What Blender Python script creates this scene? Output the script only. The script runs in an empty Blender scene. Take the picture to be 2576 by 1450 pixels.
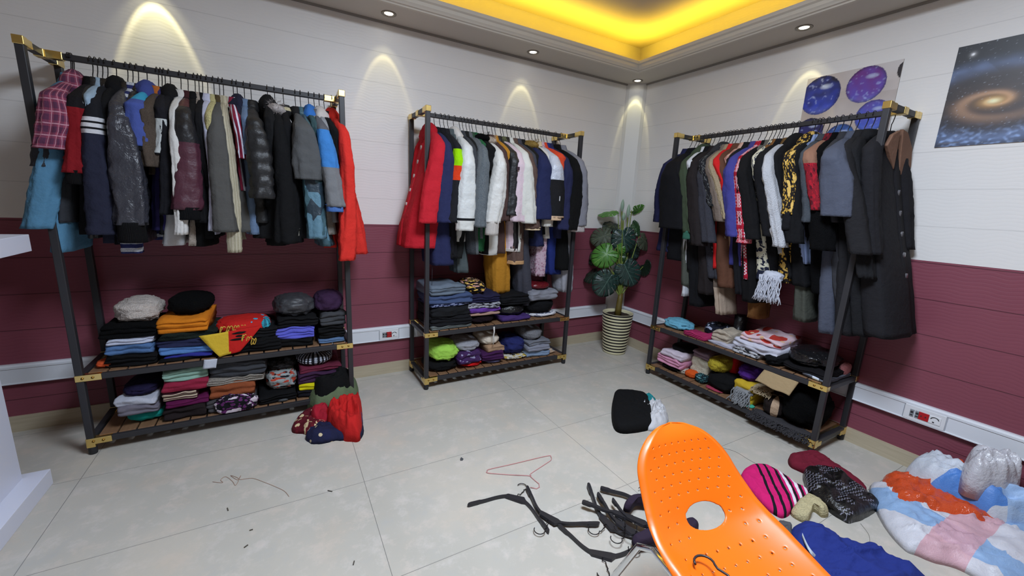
import bpy, math, random
from mathutils import Vector, Matrix, noise
random.seed(7)
PI = math.pi
sc = bpy.context.scene
col = sc.collection

# ------------------------------------------------------------------ camera
FPX = 1017.74
CAM = Vector((-3.109, -3.147, 1.39))
AXR = Vector((0.87023571, -0.49024314, 0.04849197))
AXU = Vector((0.05831232, 0.20024962, 0.97800806))
AXD = Vector((0.48917224, 0.84826986, -0.20285159))
cd = bpy.data.cameras.new('camera'); cam = bpy.data.objects.new('camera', cd); col.objects.link(cam)
cd.sensor_width = 36.0; cd.lens = FPX / 2576 * 36.0; cd.clip_start = .05; cd.clip_end = 60
m = Matrix.Identity(4)
for i in range(3):
    m[i][0] = AXR[i]; m[i][1] = AXU[i]; m[i][2] = -AXD[i]; m[i][3] = CAM[i]
cam.matrix_world = m
sc.camera = cam

# ------------------------------------------------------------------ colour management, ambient fill, room lamps
sc.view_settings.view_transform = 'Standard'; sc.view_settings.look = 'None'
sc.view_settings.gamma = 1; sc.view_settings.use_curve_mapping = False
sc.view_settings.exposure = -0.13
w = bpy.data.worlds.new('warm_ambient_fill'); sc.world = w; w.use_nodes = True  # even warm fill, added in place of bounce from the unbuilt room
w.node_tree.nodes['Background'].inputs[0].default_value = (1.0, .82, .68, 1)
w.node_tree.nodes['Background'].inputs[1].default_value = .17

def area(name, loc, rot, sx, sy, power, color, spread=PI):
    l = bpy.data.lights.new(name, 'AREA'); l.shape = 'RECTANGLE'; l.size = sx; l.size_y = sy
    l.energy = power; l.color = color; l.spread = spread
    o = bpy.data.objects.new(name, l); col.objects.link(o); o.location = loc; o.rotation_euler = rot
    return o
# the ceiling lamp in the middle of the raised tray (out of frame above)
area('tray_lamp', (-2.25, -2.5, 2.84), (0, 0, 0), .8, .8, 134, (.75, .855, 1.0))
# the yellow strips hidden in the cove behind the lip
YEL = (1.0, .66, .03)
area('cove_strip_left', (-2.6, -.21, 2.625), (PI, 0, 0), 4.7, .05, 15, YEL, 2.0)
area('cove_strip_right', (-.21, -2.5, 2.625), (PI, 0, 0), .05, 4.7, 15, YEL, 2.0)
# light of the recessed spots, tilted a little to the wall
def spot(name, loc, aim, power, size=42, color=(1, .93, .62), blend=.18):
    l = bpy.data.lights.new(name, 'SPOT'); l.energy = power; l.spot_size = math.radians(size); l.spot_blend = blend
    l.color = color; l.shadow_soft_size = .012
    if blend < .3:      # reflector lamp: brighter ring at the edge of the beam
        l.use_nodes = True; nt = l.node_tree; em = nt.nodes['Emission']
        tc = nt.nodes.new('ShaderNodeTexCoord'); sp = nt.nodes.new('ShaderNodeSeparateXYZ'); nt.links.new(tc.outputs['Normal'], sp.inputs[0])
        ab = nt.nodes.new('ShaderNodeMath'); ab.operation = 'ABSOLUTE'; nt.links.new(sp.outputs[2], ab.inputs[0])
        rp_ = nt.nodes.new('ShaderNodeValToRGB'); nt.links.new(ab.outputs[0], rp_.inputs[0]); e = rp_.color_ramp.elements
        e[0].position = .930; e[0].color = (.5, .42, .12, 1); e[1].position = 1.0; e[1].color = (.42, .42, .42, 1)
        for p_, c_ in ((.940, (1, .95, .7, 1)), (.951, (1, .97, .85, 1)), (.964, (.46, .45, .30, 1)), (.98, (.42, .42, .34, 1))):
            q_ = e.new(p_); q_.color = c_
        nt.links.new(rp_.outputs[0], em.inputs[0])
    o = bpy.data.objects.new(name, l); col.objects.link(o); o.location = loc
    o.rotation_euler = (Vector(aim) - Vector(loc)).to_track_quat('-Z', 'Y').to_euler()
SPOTS = [(-3.64, -.15, 'L', 17, 0), (-2.412, -.151, 'L', 5, 1), (-1.298, -.154, 'L', 5.5, 1), (-.141, -.144, 'C', 6, 1), (-.162, -1.557, 'R', 6, 1)]
for i, (x, y, k, p, vis) in enumerate(SPOTS):
    t = math.tan(math.radians(17))
    aim = {'L': (x, y + t, 1.57), 'R': (x + t, y, 1.57), 'C': (x + t * .6, y + t * .6, 1.57)}[k]
    spot('spot_beam', (x, y, 2.56), aim, p, color=(1, .95, .6) if i != 1 else (1, .9, .5))
    spot('spot_halo', (x, y, 2.56), aim, min(p, 8) * .2, size=66, color=(1, .95, .6), blend=.5)

# ------------------------------------------------------------------ helpers
def at(px, py, axis, val):
    d = AXD + AXR * ((px - 1288) / FPX) - AXU * ((py - 725) / FPX)
    return CAM + d * ((val - CAM[axis]) / d[axis])
def flr(px, py, z=0.0): return at(px, py, 2, z)
def lin(h, g=1.0):
    h = h.lstrip('#'); r = []
    for i in (0, 2, 4):
        c = int(h[i:i + 2], 16) / 255; c = c / 12.92 if c <= .04045 else ((c + .055) / 1.055) ** 2.4
        r.append(min(.9, c * g))
    return (r[0], r[1], r[2], 1)
GF = 1.08

class NT:
    def __init__(s, name):
        s.m = bpy.data.materials.new(name); s.m.use_nodes = True; s.t = s.m.node_tree
        s.b = s.t.nodes['Principled BSDF']; s.tc = None
    def n(s, typ, **k):
        o = s.t.nodes.new(typ)
        for a, v in k.items(): setattr(o, a, v)
        return o
    def l(s, a, b): s.t.links.new(a, b)
    def coord(s, which='Object'):
        if s.tc is None: s.tc = s.n('ShaderNodeTexCoord')
        return s.tc.outputs[which]
    def sep(s, vec):
        o = s.n('ShaderNodeSeparateXYZ'); s.l(vec, o.inputs[0]); return o.outputs
    def math(s, op, a, b=None, c=None):
        o = s.n('ShaderNodeMath', operation=op)
        for i, v in enumerate((a, b, c)):
            if v is None: continue
            if hasattr(v, 'is_output'): s.l(v, o.inputs[i])
            else: o.inputs[i].default_value = v
        return o.outputs[0]
    def mix(s, f, a, b):
        o = s.n('ShaderNodeMix', data_type='RGBA')
        for sock, v in ((o.inputs['Factor'], f), (o.inputs[6], a), (o.inputs[7], b)):
            if hasattr(v, 'is_output'): s.l(v, sock)
            else: sock.default_value = v
        return o.outputs[2]
    def noise(s, vec, scale, detail=2, rough=.5):
        o = s.n('ShaderNodeTexNoise'); s.l(vec, o.inputs['Vector']); o.inputs['Scale'].default_value = scale
        o.inputs['Detail'].default_value = detail; o.inputs['Roughness'].default_value = rough
        return o.outputs[0]
    def vor(s, vec, scale, feat='F1'):
        o = s.n('ShaderNodeTexVoronoi', feature=feat); s.l(vec, o.inputs['Vector']); o.inputs['Scale'].default_value = scale
        return o
    def bump(s, h, strength, dist):
        o = s.n('ShaderNodeBump'); o.inputs['Strength'].default_value = strength; o.inputs['Distance'].default_value = dist
        s.l(h, o.inputs['Height']); s.l(o.outputs[0], s.b.inputs['Normal'])
    def set(s, **k):
        for a, v in k.items():
            i = s.b.inputs[a.replace('_', ' ')]
            if hasattr(v, 'is_output'): s.l(v, i)
            else: i.default_value = v
    def gt(s, a, b): return s.math('GREATER_THAN', a, b)

_mats = {}
# cloth kinds: cloth, knit, leather (shiny), puffer, fur, plastic
def fab(key):
    """key = 'hex' or 'hex:kind' or 'hex:kind:pattern:hex2[:hex3]'"""
    if key in _mats: return _mats[key]
    p = key.split(':'); base = p[0]; kind = p[1] if len(p) > 1 and p[1] else 'cloth'
    pat = p[2] if len(p) > 2 else ''; c2 = lin(p[3], GF) if len(p) > 3 else None; c3 = lin(p[4], GF) if len(p) > 4 else c2
    t = NT('fabric_' + kind + ('_' + pat if pat else '')); c1 = lin(base, GF)
    if max(c1[:3]) > .6: q_ = .6 / max(c1[:3]); c1 = (c1[0] * q_, c1[1] * q_, c1[2] * q_, 1)
    if c1[2] > c1[0] * 1.3: c1 = (c1[0] * 1.06, c1[1], c1[2] * .84, 1)
    if max(c1[:3]) < .03: c1 = (c1[0] * .6, c1[1] * .6, c1[2] * .6, 1)
    uv = t.coord('UV'); ob = t.coord('Object')
    u = t.sep(uv)
    if pat == 'plaid':
        fx = t.math('FRACT', t.math('MULTIPLY', u[0], 22)); fy = t.math('FRACT', t.math('MULTIPLY', u[1], 20))
        bx = t.gt(fx, .5); by = t.gt(fy, .5); k = t.math('MULTIPLY', t.math('ADD', bx, by), .5)
        c = t.mix(k, c1, c2)
        lx = t.math('LESS_THAN', t.math('ABSOLUTE', t.math('SUBTRACT', fx, .25)), .05)
        ly = t.math('LESS_THAN', t.math('ABSOLUTE', t.math('SUBTRACT', fy, .25)), .05)
        c = t.mix(t.math('MULTIPLY', t.math('MAXIMUM', lx, ly), .6), c, c3)
    elif pat in ('stripe', 'hstripe'):
        a = u[0] if pat == 'stripe' else u[1]
        f = t.math('FRACT', t.math('MULTIPLY', a, 26)); c = t.mix(t.gt(f, .5), c1, c2)
        if c3 != c2: c = t.mix(t.gt(t.math('FRACT', t.math('MULTIPLY', a, 6.5)), .7), c, c3)
    elif pat == 'sweater':
        f = t.math('FRACT', t.math('MULTIPLY', u[0], 24)); up_ = t.gt(u[0], .035); bars = t.math('MULTIPLY', t.gt(f, .66), t.gt(u[0], -.055))
        c = t.mix(bars, c1, c2); c = t.mix(t.math('MULTIPLY', up_, t.math('MULTIPLY', t.gt(f, .25), t.math('LESS_THAN', f, .62))), c, c3)
    elif pat == 'wide':
        f = t.math('FRACT', t.math('MULTIPLY', u[0], 11)); c = t.mix(t.gt(f, .62), c1, c2)
        if c3 != c2: c = t.mix(t.gt(t.math('FRACT', t.math('MULTIPLY', u[0], 2.2)), .72), c, c3)
    elif pat == 'dots':
        v = t.vor(uv, 55); v.inputs['Randomness'].default_value = .0
        c = t.mix(t.math('LESS_THAN', v.outputs[0], .3), c1, c2)
    elif pat == 'spots':
        v = t.vor(uv, 60); n = t.noise(uv, 18, 2)
        c = t.mix(t.gt(v.outputs[0], .42), c1, c2); c = t.mix(t.gt(n, .58), c, c3)
    elif pat == 'floral':
        v = t.vor(uv, 26); n = t.noise(uv, 30, 3)
        c = t.mix(t.math('LESS_THAN', v.outputs[0], .36), c1, c2)
        c = t.mix(t.gt(n, .57), c, c3)
        c = t.mix(t.math('LESS_THAN', t.vor(uv, 60).outputs[0], .18), c, c1)
    elif pat == 'big':
        v = t.vor(uv, 12); c = t.mix(t.math('LESS_THAN', v.outputs[0], .42), c1, c2)
        c = t.mix(t.math('LESS_THAN', t.vor(ob, 17).outputs[0], .22), c, c3)
    elif pat == 'geo':
        v = t.vor(uv, 11); v.distance = 'MANHATTAN'; s3 = t.sep(v.outputs['Color'])
        c = t.mix(t.gt(s3[0], .55), c1, c2); c = t.mix(t.gt(s3[1], .7), c, c3)
    elif pat == 'hound':
        o = t.n('ShaderNodeTexChecker'); o.inputs['Scale'].default_value = 95; t.l(uv, o.inputs[0])
        o.inputs[1].default_value = c1; o.inputs[2].default_value = c2
        f = t.math('LESS_THAN', t.math('FRACT', t.math('MULTIPLY', u[1], 9)), .22); f2 = t.math('LESS_THAN', t.math('FRACT', t.math('MULTIPLY', u[0], 14)), .2)
        c = t.mix(t.math('MAXIMUM', f, f2), o.outputs[0], c3)
    elif pat == 'zig':
        z = t.math('PINGPONG', u[0], .008); f = t.math('FRACT', t.math('MULTIPLY', t.math('ADD', u[1], z), 60))
        n = t.gt(t.noise(uv, 9, 1), .5); c = t.mix(t.math('MULTIPLY', t.gt(f, .8), n), c1, c2)
    elif pat == 'fleck':
        n = t.noise(ob, 260, 2, .7); c = t.mix(t.gt(n, .58), c1, c2)
    else:
        c = c1
    if kind == 'knit':
        v = t.vor(ob, 130); n = t.noise(ob, 60, 3); h = t.math('SUBTRACT', n, v.outputs[0])
        dk = t.math('MULTIPLY_ADD', v.outputs[0], -.35, 1.05); o = t.n('ShaderNodeVectorMath', operation='SCALE')
        if hasattr(c, 'is_output'): t.l(c, o.inputs[0])
        else: o.inputs[0].default_value = c[:3]
        t.l(dk, o.inputs['Scale']); t.set(Base_Color=o.outputs[0], Roughness=.95); t.bump(h, .5, .005); t.b.inputs['Specular IOR Level'].default_value = .17
    elif kind == 'rib':
        wv = t.n('ShaderNodeTexWave', wave_type='BANDS', bands_direction='X'); t.l(uv, wv.inputs[0]); wv.inputs['Scale'].default_value = 34
        wv.inputs['Distortion'].default_value = 1.5
        n = t.noise(ob, 120, 3); h = t.math('ADD', wv.outputs[1], n)
        dk = t.math('MULTIPLY_ADD', n, .25, .8); o = t.n('ShaderNodeVectorMath', operation='SCALE')
        if hasattr(c, 'is_output'): t.l(c, o.inputs[0])
        else: o.inputs[0].default_value = c[:3]
        t.l(dk, o.inputs['Scale']); c = o.outputs[0]
        t.set(Base_Color=c, Roughness=.95); t.bump(h, .6, .004); t.b.inputs['Specular IOR Level'].default_value = .17
    elif kind == 'leather':
        n = t.noise(ob, 28, 4, .6); t.set(Base_Color=c, Roughness=t.math('MULTIPLY_ADD', n, .25, .22)); t.bump(n, .8, .012)
        t.b.inputs['Specular IOR Level'].default_value = .6
    elif kind == 'plastic':
        n = t.noise(ob, 22, 4, .6); t.set(Base_Color=c, Roughness=.16); t.bump(n, .9, .014)
    elif kind == 'puffer':
        n = t.noise(ob, 45, 3); t.set(Base_Color=c, Roughness=.5); t.bump(n, .5, .008)
    elif kind == 'fur':
        n = t.noise(ob, 160, 3, .7); t.set(Base_Color=c, Roughness=1.0); t.bump(n, 1.0, .01); t.b.inputs['Specular IOR Level'].default_value = .1
    else:
        n = t.noise(ob, 34, 4, .6); n2 = t.noise(ob, 900, 1)
        o = t.n('ShaderNodeVectorMath', operation='SCALE')
        if hasattr(c, 'is_output'): t.l(c, o.inputs[0])
        else: o.inputs[0].default_value = c[:3]
        t.l(t.math('MULTIPLY_ADD', n2, .3, .85), o.inputs['Scale'])
        t.set(Base_Color=o.outputs[0], Roughness=.9); t.bump(n, .45, .012)
        t.b.inputs['Specular IOR Level'].default_value = .18
    _mats[key] = t.m; return t.m

def plain(name, hexc, rough=.5, metal=0.0, g=1.0, spec=.5, noise_amt=0, ns=20, bump=0):
    k = ('P', name)
    if k in _mats: return _mats[k]
    t = NT(name); c = lin(hexc, g)
    if noise_amt:
        n = t.noise(t.coord('Object'), ns, 3); d = tuple(x * (1 - noise_amt) for x in c[:3]) + (1,)
        t.set(Base_Color=t.mix(n, d, c))
        if bump: t.bump(n, .5, bump)
    else: t.set(Base_Color=c)
    t.set(Roughness=rough, Metallic=metal); t.b.inputs['Specular IOR Level'].default_value = spec
    _mats[k] = t.m; return t.m

class MB:
    def __init__(s): s.v = []; s.f = []; s.uv = []; s.mi = []
    def face(s, idx, uvs=None, mi=0):
        s.f.append(tuple(idx)); s.uv.append(uvs if uvs else [(0, 0)] * len(idx)); s.mi.append(mi)
    def box(s, c, d, rz=0.0, mi=0):
        b = len(s.v); co, si = math.cos(rz), math.sin(rz)
        for z in (-1, 1):
            for y in (-1, 1):
                for x in (-1, 1):
                    X, Y = x * d[0] / 2, y * d[1] / 2
                    s.v.append((c[0] + X * co - Y * si, c[1] + X * si + Y * co, c[2] + z * d[2] / 2))
        for q in ((0, 2, 3, 1), (4, 5, 7, 6), (0, 1, 5, 4), (2, 6, 7, 3), (0, 4, 6, 2), (1, 3, 7, 5)):
            s.face([b + i for i in q], [(0, 0), (1, 0), (1, 1), (0, 1)], mi)
    def grid(s, P, closed_u=False, uvf=None, mi=0, flip=False, mif=None):
        """P[i][j] points: i rows, j columns"""
        b = len(s.v); n = len(P); m_ = len(P[0])
        for r in P: s.v.extend([tuple(p) for p in r])
        for i in range(n - 1):
            for j in range(m_ if closed_u else m_ - 1):
                j2 = (j + 1) % m_
                q = [b + i * m_ + j, b + i * m_ + j2, b + (i + 1) * m_ + j2, b + (i + 1) * m_ + j]
                uvq = None
                if uvf: uvq = [uvf(i, j), uvf(i, j + 1), uvf(i + 1, j + 1), uvf(i + 1, j)]
                if flip: q = q[::-1]; uvq = uvq[::-1] if uvq else None
                s.face(q, uvq, mif(i, j) if mif else mi)
        return b
    def cap(s, b, i, m_, rev=False, mi=0):
        idx = [b + i * m_ + j for j in range(m_)]
        c = [sum(s.v[k][a] for k in idx) / m_ for a in range(3)]; s.v.append(tuple(c)); ci = len(s.v) - 1
        for j in range(m_):
            q = [idx[j], idx[(j + 1) % m_], ci]
            s.face(q[::-1] if rev else q, None, mi)
    def tube(s, pts, r, seg=8, mi=0, caps=True, rfun=None):
        n = len(pts); P = []; pts = [Vector(p) for p in pts]
        t0 = (pts[1] - pts[0]).normalized(); up = Vector((0, 0, 1)) if abs(t0.z) < .9 else Vector((1, 0, 0))
        a = t0.cross(up).normalized()
        for i, p in enumerate(pts):
            t = (pts[min(i + 1, n - 1)] - pts[max(i - 1, 0)]).normalized()
            a = (a - t * a.dot(t)).normalized(); bb = t.cross(a)
            rr = rfun(i / (n - 1)) if rfun else r
            P.append([p + (a * math.cos(2 * PI * k / seg) + bb * math.sin(2 * PI * k / seg)) * rr for k in range(seg)])
        b = s.grid(P, True, lambda i, j: (j / seg * .1, i * .02), mi, flip=True)
        if caps: s.cap(b, 0, seg, False, mi); s.cap(b, n - 1, seg, True, mi)
    def build(s, name, mats, parent=None, smooth=True, link=True, bevel=0, solid=0, sub=0, weld=0):
        me = bpy.data.meshes.new(name); me.from_pydata(s.v, [], s.f); 
        if not isinstance(mats, (list, tuple)): mats = [mats]
        for x in mats: me.materials.append(x)
        uvl = me.uv_layers.new(name='UVMap'); k = 0; flat = []
        for u in s.uv:
            for q in u: flat.extend(q)
        uvl.data.foreach_set('uv', flat)
        me.polygons.foreach_set('material_index', s.mi)
        me.polygons.foreach_set('use_smooth', [smooth] * len(s.f))
        me.update()
        if weld:
            import bmesh
            bm = bmesh.new(); bm.from_mesh(me); bmesh.ops.remove_doubles(bm, verts=bm.verts, dist=weld); bm.to_mesh(me); bm.free()
        o = bpy.data.objects.new(name, me); col.objects.link(o)
        if parent is not None: o.parent = parent
        if solid: md = o.modifiers.new('solid', 'SOLIDIFY'); md.thickness = solid; md.offset = 0
        if bevel: md = o.modifiers.new('bevel', 'BEVEL'); md.width = bevel; md.segments = 2; md.limit_method = 'ANGLE'
        if sub: md = o.modifiers.new('sub', 'SUBSURF'); md.levels = sub; md.render_levels = sub
        return o

LABELS = {}
def tag(o, label, cat, group=None, kind=None):
    nw = len(label.split())
    if not 4 <= nw <= 16: print('LABELLEN', nw, label)
    if label in LABELS: print('DUPLABEL', label)
    LABELS[label] = 1
    o['label'] = label; o['category'] = cat
    if group: o['group'] = group
    if kind: o['kind'] = kind
    return o
def empty(name, loc=(0, 0, 0), rz=0.0):
    o = bpy.data.objects.new(name, None); o.empty_display_size = .1; col.objects.link(o); o.location = loc; o.rotation_euler = (0, 0, rz); return o
def struct(o): o['kind'] = 'structure'; return o
def N3(x, y, z, s=0): return noise.noise(Vector((x + s * 7.31, y + s * 3.7, z - s * 5.13)))

# ------------------------------------------------------------------ room shell
def wall_material(z_split=1.194):
    t = NT('wave_panel_wall'); ob = t.coord('Object'); s_ = t.sep(ob)
    z = s_[2]; h = t.math('ADD', s_[0], s_[1])
    g = t.math('FRACT', t.math('ADD', t.math('MULTIPLY', t.math('SUBTRACT', z, 1.194 - 2.0 + .0), 5.03), .5))
    gl = t.math('LESS_THAN', t.math('ABSOLUTE', t.math('SUBTRACT', g, .5)), .011)
    up = t.gt(z, z_split)
    n1 = t.noise(ob, 3.0, 2); nw = t.noise(ob, 9.0, 1)
    ph = t.math('ADD', t.math('MULTIPLY', z, 330), t.math('ADD', t.math('MULTIPLY', t.math('SINE', t.math('MULTIPLY', h, 42)), 1.6), t.math('MULTIPLY', nw, 9)))
    wave = t.math('POWER', t.math('ABSOLUTE', t.math('SINE', t.math('MULTIPLY', ph, .5))), .5)
    white = t.mix(t.math('MULTIPLY', gl, .22), t.mix(n1, (.72, .69, .665, 1), (.76, .73, .705, 1)), (.25, .24, .23, 1))
    red = t.mix(t.math('MULTIPLY', gl, .7), t.mix(n1, (.20, .052, .075, 1), (.235, .064, .09, 1)), (.03, .006, .01, 1))
    t.set(Base_Color=t.mix(up, red, white), Roughness=.42)
    t.b.inputs['Specular IOR Level'].default_value = .35
    hgt = t.math('SUBTRACT', t.math('MULTIPLY', wave, t.math('MULTIPLY_ADD', up, -.36, .62)), t.math('MULTIPLY', gl, .9))
    t.bump(hgt, .42, .0022)
    return t.m
WM = wall_material()
b = MB(); b.box((-3.2, .05, 1.5), (6.6, .1, 3.0)); struct(b.build('wall_left', WM, smooth=False))
b = MB(); b.box((.05, -3.1, 1.5), (.1, 6.2, 3.0)); struct(b.build('wall_right', WM, smooth=False))
def floor_material():
    t = NT('floor_tile'); ob = t.coord('Object'); s_ = t.sep(ob)
    fx = t.math('FRACT', t.math('DIVIDE', t.math('ADD', s_[0], .4316 + 11.94), 1.194))
    fy = t.math('FRACT', t.math('DIVIDE', t.math('ADD', s_[1], .0704 + 11.986), .5993))
    def line(f, w): return t.math('GREATER_THAN', t.math('ABSOLUTE', t.math('SUBTRACT', f, .5)), .5 - w)
    gl = t.math('MAXIMUM', line(fx, .0011), line(fy, .0022))
    big = t.noise(ob, 1.7, 3, .55); mid = t.noise(ob, 5.5, 5, .65); fine = t.noise(ob, 40, 4, .7)
    c = t.mix(big, (.40, .38, .33, 1), (.57, .54, .485, 1))
    c = t.mix(t.math('MULTIPLY', t.math('MAXIMUM', t.math('SUBTRACT', t.noise(ob, 11, 6, .7), .5), 0), 3.0), c, (.66, .61, .58, 1))
    st = t.math('MULTIPLY', t.math('MAXIMUM', t.math('SUBTRACT', mid, .52), 0), 2.2)
    c = t.mix(st, c, (.56, .44, .33, 1)); c = t.mix(t.math('MULTIPLY', t.math('MAXIMUM', t.math('SUBTRACT', big, .5), 0), 2.4), c, (.58, .50, .40, 1))
    c = t.mix(t.math('MULTIPLY', t.math('MAXIMUM', t.math('SUBTRACT', .43, mid), 0), 3.0), c, (.42, .43, .43, 1))
    c = t.mix(t.math('MULTIPLY', fine, .16), c, (.36, .34, .3, 1))
    c = t.mix(t.math('MULTIPLY', gl, .75), c, (.13, .125, .12, 1))
    t.set(Base_Color=c, Roughness=t.math('MULTIPLY_ADD', mid, .2, .28)); t.b.inputs['Specular IOR Level'].default_value = .4
    t.bump(t.math('SUBTRACT', t.math('MULTIPLY', fine, .25), gl), .2, .0012)
    return t.m
b = MB(); b.box((-3.2, -3.1, -.05), (6.6, 6.2, .1)); struct(b.build('floor', floor_material(), smooth=False))
# ceiling: lowered soffit with lip, cove, raised tray
PAINT = plain('ceiling_paint', 'c9c2b8', .7, g=1.0, spec=.2)
b = MB(); b.box((-3.2, -3.1, 2.95), (6.6, 6.2, .08)); struct(b.build('ceiling', PAINT, smooth=False))
b = MB(); b.box((-3.2, -.165, 2.585), (6.6, .33, .03)); b.box((-.165, -3.265, 2.585), (.33, 5.87, .03)); struct(b.build('ceiling_soffit', PAINT, smooth=False))
LIP = plain('cornice_paint', 'cfc8bc', .6, g=1.0, spec=.3)
b = MB()
prof = [(.300, 2.585), (.300, 2.562), (.322, 2.562), (.326, 2.570), (.338, 2.572), (.344, 2.580), (.352, 2.588), (.356, 2.606), (.368, 2.614), (.372, 2.634), (.360, 2.640), (.352, 2.600), (.330, 2.596)]
P = []
for (d, z) in prof + [prof[0]]: P.append([(-6.5, -d, z), (-d, -d, z), (-d, -6.2, z)])
b.grid(P); struct(b.build('trim_1', LIP, smooth=False))
b = MB(); b.box((-3.2, -.006, 2.564), (6.4, .012, .014)); b.box((-.006, -3.1, 2.564), (.012, 6.2, .014)); struct(b.build('shadow_strip', plain('painted_shadow', '8f8a84', .8), smooth=False))  # grey strip along the wall top, the cornice shadow put into colour
# chamfered corner column
b = MB(); b.v = [(-.135, .02, 0), (-.135, -.004, 0), (-.12, -.03, 0), (-.03, -.12, 0), (-.004, -.135, 0), (.02, -.135, 0), (.02, .02, 0)]
b.v += [(x, y, 2.575) for (x, y, z) in b.v]
for i in range(7): b.face([i, (i + 1) % 7, 7 + (i + 1) % 7, 7 + i])
struct(b.build('column', plain('white_lacquer', 'd6d3cf', .4, g=1.0), smooth=False))
# wood tile skirting
def skirt_mat():
    t = NT('wood_tile'); ob = t.coord('Object')
    mp = t.n('ShaderNodeMapping'); mp.inputs['Scale'].default_value = (2.2, 2.2, 42); t.l(ob, mp.inputs[0])
    n = t.noise(mp.outputs[0], 2.2, 5, .6); t.set(Base_Color=t.mix(n, (.36, .29, .19, 1), (.56, .49, .36, 1)), Roughness=.4); return t.m
SK = skirt_mat()
b = MB(); b.box((-3.2, -.006, .046), (6.6, .012, .092)); struct(b.build('baseboard_left', SK, smooth=False))
b = MB(); b.box((-.006, -3.1, .046), (.012, 6.2, .092)); struct(b.build('baseboard_right', SK, smooth=False))
# cable trunking with sockets
TR = plain('trunking_plastic', 'dfe2e8', .35, g=.95); TR2 = plain('trunking_cover', 'd3d7de', .4, g=.95)
def trunk(name, L, right):
    b = MB()
    prof = [(0, .286), (.030, .288), (.030, .293), (.026, .295), (.026, .375), (.030, .377), (.030, .388), (.020, .397), (0, .3975)]
    P = [[((-d, s, z) if right else (s, -d, z)) for s in (-.14, -L)] for d, z in prof]
    b.grid(P, flip=not right); return struct(b.build(name, TR, smooth=False))
trunk('trim_3', 6.4, False); trunk('trim_4', 6.2, True)
def socket_unit(x0, x1, right, label):
    c = (x0 + x1) / 2; wd = abs(x1 - x0)
    o = empty('socket_plate', (0, 0, 0)); o.location = (-.026, c, .335) if right else (c, -.026, .335); o.rotation_euler = (0, 0, -PI / 2 if right else 0)
    b = MB(); b.box((0, -.003, 0), (wd, .006, .084)); b.build('plate', plain('socket_plastic', 'dcdde0', .35), o, smooth=False, bevel=.002)
    for i, (dx, ww, nm, hx) in enumerate(((-wd * .3, .018, 'network_port', '8b8f93'), (-wd * .17, .018, 'network_port', '8b8f93'), (wd * .0 - .002, .044, 'red_socket', 'b0131c'), (wd * .26, .048, 'power_socket', 'e2e2e4'))):
        b = MB(); b.box((dx, -.0075, 0), (ww, .004, .042 if i < 2 else .044)); q = b.build(nm, plain(nm + '_plastic', hx, .35), o, smooth=False, bevel=.0015)
        if i == 2: q['label'] = 'red power socket'
        b = MB()
        if i < 2: b.box((dx, -.0102, .006), (.011, .0016, .012)); b.box((dx, -.0102, -.011), (.011, .0016, .006))
        elif i == 2: b.box((dx - .009, -.0102, 0), (.006, .0016, .006)); b.box((dx + .009, -.0102, 0), (.006, .0016, .006))
        else:
            pts = [(dx + .017 * math.cos(a), -.0102, .017 * math.sin(a)) for a in [math.radians(q_) for q_ in range(20, 165, 12)]]
            b.tube(pts, .0022, 6); b.box((dx - .004, -.0102, -.012), (.008, .0016, .006))
        b.build('port_hole', plain('port_dark', '2b2b2e', .5), q, smooth=False)
    tag(o, label, 'socket')
    b = MB()
    for s in (-1, 1):
        p = c + s * (wd / 2 + .003)
        if right: b.box((-.0275, p, .335), (.003, .0025, .08))
        else: b.box((p, -.0275, .335), (.0025, .003, .08))
    struct(b.build('trim_5', plain('cover_joint', 'a4a8b0', .5), smooth=False))
socket_unit(-2.484, -2.336, False, 'white socket plate with red outlet on the trunking left of the middle rack')
socket_unit(-2.415, -2.585, True, 'white socket plate with red outlet on the trunking right of the right rack')
# recessed ceiling spots
def downlight(x, y, label):
    o = empty('ceiling_spotlight', (x, y, 2.57))
    b = MB(); n = 28; P = []
    for r, z in ((.048, 0), (.048, -.004), (.044, -.006), (.034, -.005), (.030, -.0005), (.027, .004)): P.append([(r * math.cos(2 * PI * k / n), r * math.sin(2 * PI * k / n), z) for k in range(n)])
    b.grid(P, True, flip=True); b.build('bezel', plain('nickel_bezel', '8c8478', .3, .8), o)
    b = MB(); P = [[(r * math.cos(2 * PI * k / n), r * math.sin(2 * PI * k / n), z) for k in range(n)] for r, z in ((.027, -.0015), (.02, -.004), (.008, -.005))]
    q = b.grid(P, True, flip=True); b.cap(q, 2, n)
    t = NT('spot_lens'); t.set(Base_Color=(1, 1, 1, 1)); t.b.inputs['Emission Color'].default_value = (1, .97, .86, 1); t.b.inputs['Emission Strength'].default_value = 9
    b.build('lens', t.m, o); tag(o, label, 'ceiling light', 'recessed ceiling spotlights')
for (x, y), lb in zip([(s[0], s[1]) for s in SPOTS if s[4]], ('recessed spotlight in the soffit between the left and middle racks', 'recessed spotlight in the soffit above the middle rack', 'recessed spotlight in the room corner above the column and plant', 'recessed spotlight in the soffit above the right rack')):
    downlight(x, y, lb)

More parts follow.
